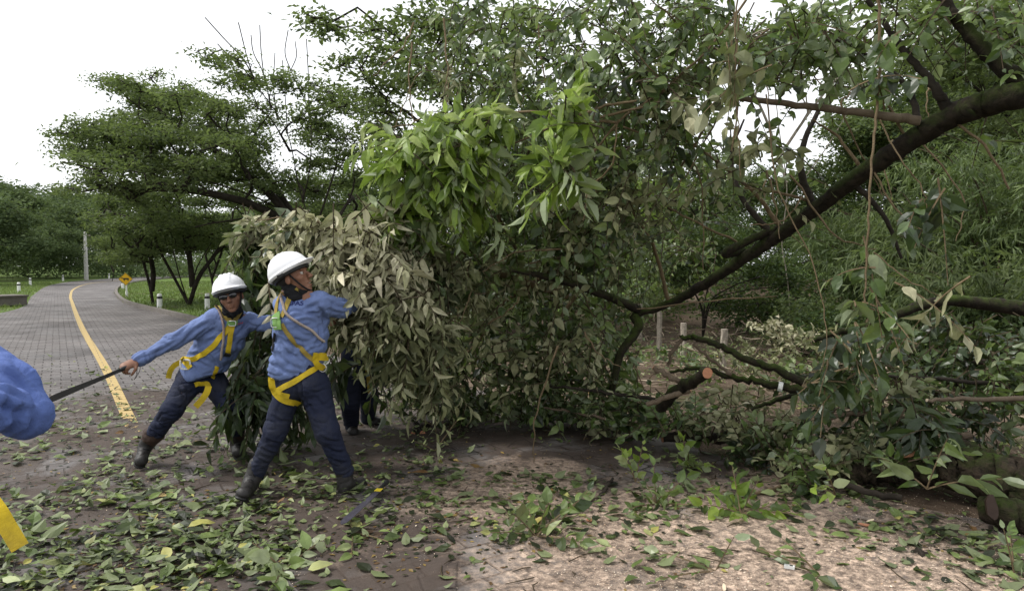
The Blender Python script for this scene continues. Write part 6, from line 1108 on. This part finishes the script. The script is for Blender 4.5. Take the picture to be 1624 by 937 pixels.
sprig('leafy_sprig', 'clump of broad heart shaped leaves on the sawdust', G(1175, 815), (-.2, -.3, .2), 9, 'heap', 'leaf_bright', .7, 7, 403, .3, up=.25)
sprig('leafy_sprig', 'dark broad leaves in a small clump left of the heart shaped leaves', G(1040, 800), (-.3, -.1, .1), 8, 'heap', 'leaf_mid', .7, 6, 404, .5)
sprig('leafy_sprig', 'tuft of big green leaves round the stripped stick at the bottom left', G(450, 905), (.2, .1, .15), 7, 'heap', 'leaf_mid', .8, 5, 405, .85, up=.25)
sprig('leafy_sprig', 'flat green sprig right of the ground machete', G(850, 850), (-.5, .1, .1), 9, 'heap', 'leaf_litter', .6, 6, 406, .5)
sprig('leafy_sprig', 'small dark leaf cluster in the middle of the sawdust edge', G(885, 832), (.1, .1, .1), 6, 'heap', 'leaf_mid', .6, 3, 407, .5)
sprig('leafy_sprig', 'single twig of flat leaves near the tiny white box', G(1300, 912), (-.2, .3, .05), 6, 'heap', 'leaf_mid', .5, 3, 408, .5, up=.1)
sprig('leafy_sprig', 'leaves lying at the bottom edge of the sawdust', G(1135, 905), (-.3, .1, .05), 5, 'heap', 'leaf_mid', .6, 3, 409, .6, up=.1)
sprig('leafy_sprig', 'long bright leaves sprouting in front of the massive mossy log', P(1470, 775, 4.0), (.3, -.1, .35), 7, 'long', 'leaf_mid', .5, 3, 410, .75, up=.3)
sprig('leafy_sprig', 'dark leafy twig at the bottom right corner', G(1610, 915), (.2, .2, .05), 6, 'heap', 'leaf_mid', .5, 3, 411, .5)
sprig('leafy_sprig', 'bright three leaf sprig below the left end of the mossy log', P(1325, 785, 3.9), (.1, -.3, .3), 6, 'heap', 'leaf_bright', .4, 2, 412, .7)
sprig('leafy_sprig', 'pale leaf tuft on the leaf litter left of the ground machete', G(560, 845), (.2, .2, .1), 7, 'heap', 'leaf_litter', .7, 4, 413, .75)
sprig('leafy_sprig', 'yellowing leaf pair near the three cut branch ends', G(690, 715), (.3, -.2, .1), 3, 'heap', 'leaf_bright', .4, 2, 414, .95, up=.1)

def leafy_heap(label, clumps, mats, seed, stem=None, name='branch_heap', cat='branch heap'):
    root = empty(name, tuple(P(clumps[0][0], clumps[0][1], clumps[0][2])), label, cat); i = 0
    for mt in mats:
        rg = np.random.default_rng(seed + i); lf = MB(); tw = MB()
        for c in clumps:
            if c[8] == mt: clump(lf, tw, *c[:6], max(2, int(c[6] * .62)), c[7], rng=rg, **(c[9] if len(c) > 9 else {}))
        keep(lf.build('foliage', M[mt]), root); keep(tw.build('twig', M['bark_twig_dark']), root); i += 1
    return root
leafy_heap('broad heap of small cut leafy twigs along the road edge under the logs', [
    (1090, 660, 5.4, .35, 90, 26, 46, 'heap', 'leaf_mid', D_U), (1180, 670, 5.2, .35, 90, 30, 46, 'heap', 'leaf_olive', D_U), (1030, 640, 5.6, .3, 60, 24, 30, 'heap', 'leaf_mid', D_U), (960, 660, 5.9, .25, 60, 12, 20, 'heap', 'leaf_mid', D_U), (1130, 640, 5.5, .3, 90, 20, 20, 'heap', 'leaf_pale', dict(dirv=(0, 0, .3), rc=.3)), (1240, 700, 4.9, .3, 60, 34, 40, 'heap', 'leaf_mid', D_U), (1290, 730, 4.7, .3, 60, 30, 40, 'heap', 'leaf_olive', D_U), (1200, 720, 5.0, .2, 50, 20, 24, 'heap', 'leaf_dark', D_U), (1270, 760, 4.5, .2, 50, 16, 20, 'heap', 'leaf_mid', D_U), (1370, 715, 4.6, .2, 50, 26, 20, 'heap', 'leaf_olive', D_U), (1010, 675, 5.6, .2, 50, 12, 20, 'heap', 'leaf_mid', D_U)], ['leaf_mid', 'leaf_olive', 'leaf_pale', 'leaf_dark'], 500)
leafy_heap('tall tangled heap of dark broad leaved branches at the right edge', [
    (1330, 640, 4.7, .3, 60, 36, 18, 'mid', 'leaf_dark', D_D), (1420, 655, 4.7, .3, 80, 36, 22, 'long', 'leaf_dark', D_D), (1500, 665, 4.8, .3, 70, 30, 18, 'mid', 'leaf_dark', D_D), (1590, 650, 4.8, .3, 60, 30, 16, 'mid', 'leaf_mid', D_D), (1560, 590, 5.2, .4, 80, 36, 18, 'mid', 'leaf_mid', D_D), (1450, 575, 5.4, .4, 80, 30, 12, 'mid', 'leaf_dark', D_D), (1590, 540, 5.4, .4, 60, 40, 30, 'mid', 'leaf_dark', D_D), (1460, 720, 4.3, .2, 60, 16, 10, 'heap', 'leaf_mid', D_U), (1430, 610, 4.8, .3, 60, 30, 12, 'mid', 'leaf_olive', D_D), (1400, 530, 5.6, .3, 70, 24, 16, 'mid', 'leaf_mid', D_D), (1520, 520, 5.6, .3, 80, 20, 18, 'mid', 'leaf_dark', D_D), (1650, 600, 4.8, .3, 50, 70, 24, 'mid', 'leaf_mid', D_D), (1400, 690, 4.65, .25, 70, 30, 26, 'mid', 'leaf_dark', D_D), (1340, 600, 5.0, .3, 60, 40, 24, 'mid', 'leaf_dark', D_D), (1520, 640, 5.0, .3, 80, 40, 30, 'mid', 'leaf_dark', D_D), (1440, 620, 5.1, .3, 80, 30, 26, 'mid', 'leaf_mid', D_D), (1600, 600, 5.2, .3, 60, 50, 24, 'mid', 'leaf_dark', D_D), (1500, 560, 5.6, .4, 90, 30, 26, 'mid', 'leaf_dark', D_D)], ['leaf_dark', 'leaf_mid', 'leaf_olive'], 520)
leafy_heap('loose brush of cut twigs round the foot of the fence posts', [(1120, 570, 8.4, .4, 70, 14, 24, 'mid', 'leaf_mid', D_U), (1200, 585, 7.6, .4, 80, 16, 24, 'mid', 'leaf_olive', D_U), (1060, 560, 9.5, .5, 60, 16, 24, 'mid', 'leaf_mid', D_U), (1260, 590, 6.8, .3, 60, 16, 18, 'mid', 'leaf_mid', D_U), (1330, 600, 6.4, .3, 60, 16, 16, 'mid', 'leaf_olive', D_U), (1180, 630, 6.2, .3, 70, 14, 18, 'heap', 'leaf_olive', D_U)], ['leaf_mid', 'leaf_olive'], 580)
leafy_heap('low heap of leafy twigs at the foot of the fallen crown', [
    (700, 655, 6.2, .3, 90, 9, 40, 'heap', 'leaf_mid', D_U), (860, 655, 6.2, .3, 100, 11, 50, 'heap', 'leaf_mid', D_U), (780, 640, 6.6, .3, 110, 12, 40, 'heap', 'leaf_olive', D_U), (950, 670, 5.8, .2, 60, 10, 24, 'heap', 'leaf_olive', D_U), (620, 640, 7.4, .4, 60, 14, 24, 'heap', 'leaf_pale', D_U), (600, 600, 8.5, .4, 60, 30, 30, 'heap', 'leaf_pale', D_U)], ['leaf_mid', 'leaf_olive', 'leaf_pale'], 540)
leafy_heap('pale dried brush pile in front of the pale trunk behind the fence', [(1240, 525, 9.5, .6, 50, 20, 34, 'mid', 'leaf_pale', D_U), (1290, 545, 8.8, .5, 50, 20, 24, 'mid', 'leaf_olive', D_U), (1180, 560, 8, .6, 60, 20, 20, 'mid', 'leaf_olive', D_U), (1340, 560, 7.6, .5, 50, 20, 18, 'mid', 'leaf_pale', dict(dirv=(0, 0, .3), rc=.3))], ['leaf_pale', 'leaf_olive'], 560)

# ------------------------------------------------------------------ what nobody could count: leaf litter, sawdust, brush
rng = np.random.default_rng(900)
DENS = [(60, 720, 110, 60, 1.1), (60, 860, 110, 60, 1.1), (200, 680, 80, 40, .8), (150, 790, 120, 60, 1.1), (350, 720, 90, 50, 1.15), (330, 850, 80, 60, .7), (450, 790, 80, 40, 1.1), (520, 690, 80, 40, .9), (640, 660, 80, 25, 1.1), (640, 740, 80, 50, .7), (730, 790, 100, 40, .8), (900, 740, 160, 40, .35), (790, 850, 60, 40, .5), (870, 800, 60, 40, .45), (800, 660, 120, 16, 1.1), (920, 690, 70, 20, .7), (1000, 760, 60, 40, .5), (1130, 780, 80, 40, .5), (1270, 770, 90, 25, .7), (1380, 810, 90, 25, .4), (1480, 860, 90, 30, .35), (1120, 880, 120, 40, .12), (560, 890, 100, 40, .25), (250, 900, 90, 40, .35), (420, 640, 120, 30, .55), (220, 620, 60, 18, .25), (-100, 800, 120, 100, 1), (1600, 900, 80, 40, .3), (200, 585, 30, 4, .5), (190, 570, 30, 3, .5), (90, 660, 60, 20, .4), (240, 640, 50, 16, .5)]
def density(px, py): 
    d = np.zeros(len(px))
    for cx, cy, sx, sy, w in DENS: d += w * np.exp(-.5 * (((px - cx) / sx) ** 2 + ((py - cy) / sy) ** 2))
    return np.minimum(d, 1.3)
def sample_ground(n, y0=560, y1=1060, x0=-260, x1=1900, dens=density, thr=.0, nf=1.5, na=1.5):
    px = rng.uniform(x0, x1, n); py = rng.uniform(y0, y1, n); d = dens(px, py); dy = (420 - py) / F * 1; Yg = 1.5 * F / (py - 420) ; X = (px - 812) / F * Yg
    # distances by the exact camera
    ct, st_ = math.cos(PITCH), math.sin(PITCH); uy = (468.5 - py) / F; dz = -st_ + ct * uy; dyy = ct + st_ * uy; t = -1.5 / dz; Xw = (px - 812) / F * t; Yw = dyy * t
    nz = vnoise(np.stack([Xw * nf, Yw * nf, 0 * Xw], 1)) * .5 + vnoise(np.stack([Xw * nf * 2.7 + 5, Yw * nf * 2.7, 0 * Xw], 1)) * .35; ok = rng.random(n) < np.clip(d * (1 + na * nz * 1.6) + np.minimum(d, .6) * nz * .5, 0, 1); return Xw[ok], Yw[ok]
x, y = sample_ground(18000); N = len(x); lay = rng.random(N) ** 2 * .04 * np.clip(density((x / y) * F + 812, 420 + 1.5 * F / y), 0, 1)
p = np.stack([x, y, .012 + lay], 1); a = rng.uniform(0, 6.28, N); d = np.stack([np.cos(a), np.sin(a), rng.normal(.08, .14, N)], 1); nn = np.array([0, 0, 1.]) * np.where(rng.random(N) < .6, 1, -1)[:, None] + rng.normal(0, .26, (N, 3)); L = np.clip(rng.lognormal(math.log(.062), .42, N), .03, .14)
mb = MB(); leaves(mb, p, d, nn, L, L * rng.uniform(.36, .6, N), .15, .3, rng.beta(1.3, 1.5, N), 2, rng=rng)
for v in mb.v: v[:, 2] = np.maximum(v[:, 2], .007)
tag(mb.build('leaf_litter', M['leaf_litter']), 'green and pale fallen leaves strewn over the road round the workers', 'leaf litter', None, 'stuff')
# crushed dark fragments under the leaves
x, y = sample_ground(16000, nf=3); N = len(x); a = rng.uniform(0, 6.28, N); L = rng.uniform(.012, .045, N); mb = MB(); leaves(mb, np.stack([x, y, np.full(N, .008)], 1), np.stack([np.cos(a), np.sin(a), rng.normal(0, .1, N)], 1), np.array([0, 0, 1.]) + rng.normal(0, .2, (N, 3)), L, L * .5, .1, .2, rng.choice([.02, .1, .3, .99, .97], N), 0, rng=rng)
for v in mb.v: v[:, 2] = np.maximum(v[:, 2], .006)
tag(mb.build('leaf_fragments', M['leaf_litter']), 'crushed leaf and bark fragments between the fallen leaves', 'leaf fragments', None, 'stuff')
def sdens(px, py): return np.minimum(sum(w * np.exp(-.5 * (((px - cx) / sx) ** 2 + ((py - cy) / sy) ** 2)) for cx, cy, sx, sy, w in [(1250, 860, 230, 60, 1.), (900, 800, 90, 40, .6), (1000, 880, 140, 50, .8), (780, 720, 90, 30, .3), (1150, 730, 60, 16, .9), (1500, 870, 120, 40, .7), (640, 850, 160, 60, .18), (850, 680, 120, 20, .15), (1450, 820, 100, 20, .5), (300, 780, 220, 80, .05)]), 1.)
x, y = sample_ground(70000, 640, 1000, 100, 1800, sdens, nf=1.6, na=2.2); N = len(x); a = rng.uniform(0, 6.28, N); L = rng.lognormal(math.log(.0045), .5, N); mb = MB(); leaves(mb, np.stack([x, y, np.full(N, .008)], 1), np.stack([np.cos(a), np.sin(a), rng.normal(0, .3, N)], 1), np.array([0, 0, 1.]) + rng.normal(0, .4, (N, 3)), L, L * .5, .1, .2, None, 0, rng=rng)
q = NT('sawdust', .95, .1); q.color(q.ramp(q.attr(), [(0, (.35, .22, .14)), (.3, (.62, .47, .33)), (1, (.82, .72, .58))])); M['sawdust'] = q.m; tag(mb.build('sawdust', M['sawdust']), 'pale sawdust and shavings strewn over the paving at lower right', 'sawdust', None, 'stuff')
# twigs on the road and brush beyond it
mb = MB(); x, y = sample_ground(900, 640, 1000, -100, 1800, lambda a, b: np.full(len(a), .22), nf=1); 
for i in range(len(x)):
    L = rng.uniform(.04, .22); a = rng.uniform(0, 6.28); o = np.array([x[i], y[i], .012]); dd = np.array([math.cos(a), math.sin(a), 0]); tube(mb, [o, o + dd * L * .5 + rng.normal(0, .01, 3) * [1, 1, .3], o + dd * L + rng.normal(0, .02, 3) * [1, 1, .2]], [.0035, .0035, .002], 4, caps=False)
tag(mb.build('twig_litter', M['bark_twig_dark']), 'small dark twigs scattered over the road', 'twig litter', None, 'stuff')
n = 8000; x = rng.uniform(1.2, 15, n); y = rng.uniform(4.6, 16, n); ok = (((x + .3) * .8 + (y - 8) * .6) > .35); x = x[ok]; y = y[ok]; z = ground_z(x, y) + .05; mb = MB()
for i in range(0, len(x), 4):
    L = rng.uniform(.1, .7); a = rng.uniform(0, 6.28); o = np.array([x[i], y[i], z[i] + rng.uniform(0, 1) ** 3 * .45]); dd = np.array([math.cos(a), math.sin(a), rng.normal(.05, .25)]); r = rng.uniform(.003, .009); tube(mb, [o, o + dd * L * .5 + rng.normal(0, .02, 3), o + dd * L], [r, r, r * .5], 4, caps=False, rnd=rng.random())
q = NT('dry brush', .9, .1); q.color(q.ramp(q.noise(q.coord('Object'), 3, 3), [(.35, (.07, .05, .035)), (.5, (.22, .17, .12)), (.65, (.45, .37, .28))])); tag(mb.build('brush_sticks', q.m), 'pale broken sticks littering the soil by the fence', 'brush', None, 'stuff')
N = 26000; x = rng.uniform(.2, 14, N); y = rng.uniform(4.4, 17, N); ok = (((x + .3) * .8 + (y - 8) * .6) > .1) & (rng.random(N) < np.clip(.5 + vnoise(np.stack([x * 1.3, y * 1.3, 0 * x], 1)), .08, 1)); x = x[ok]; y = y[ok]; N = len(x); z = ground_z(x, y) + .05 + rng.random(N) ** 2 * .12; a = rng.uniform(0, 6.28, N); L = rng.uniform(.04, .1, N); mb = MB()
leaves(mb, np.stack([x, y, z], 1), np.stack([np.cos(a), np.sin(a), rng.normal(.1, .3, N)], 1), np.array([0, 0, 1.]) + rng.normal(0, .4, (N, 3)), L, L * .45, .2, .3, rng.beta(2, 1.2, N), 1, rng=rng); tag(mb.build('brush_leaves', M['leaf_litter']), 'fallen and dried leaves over the soil by the fence', 'leaf litter', None, 'stuff')
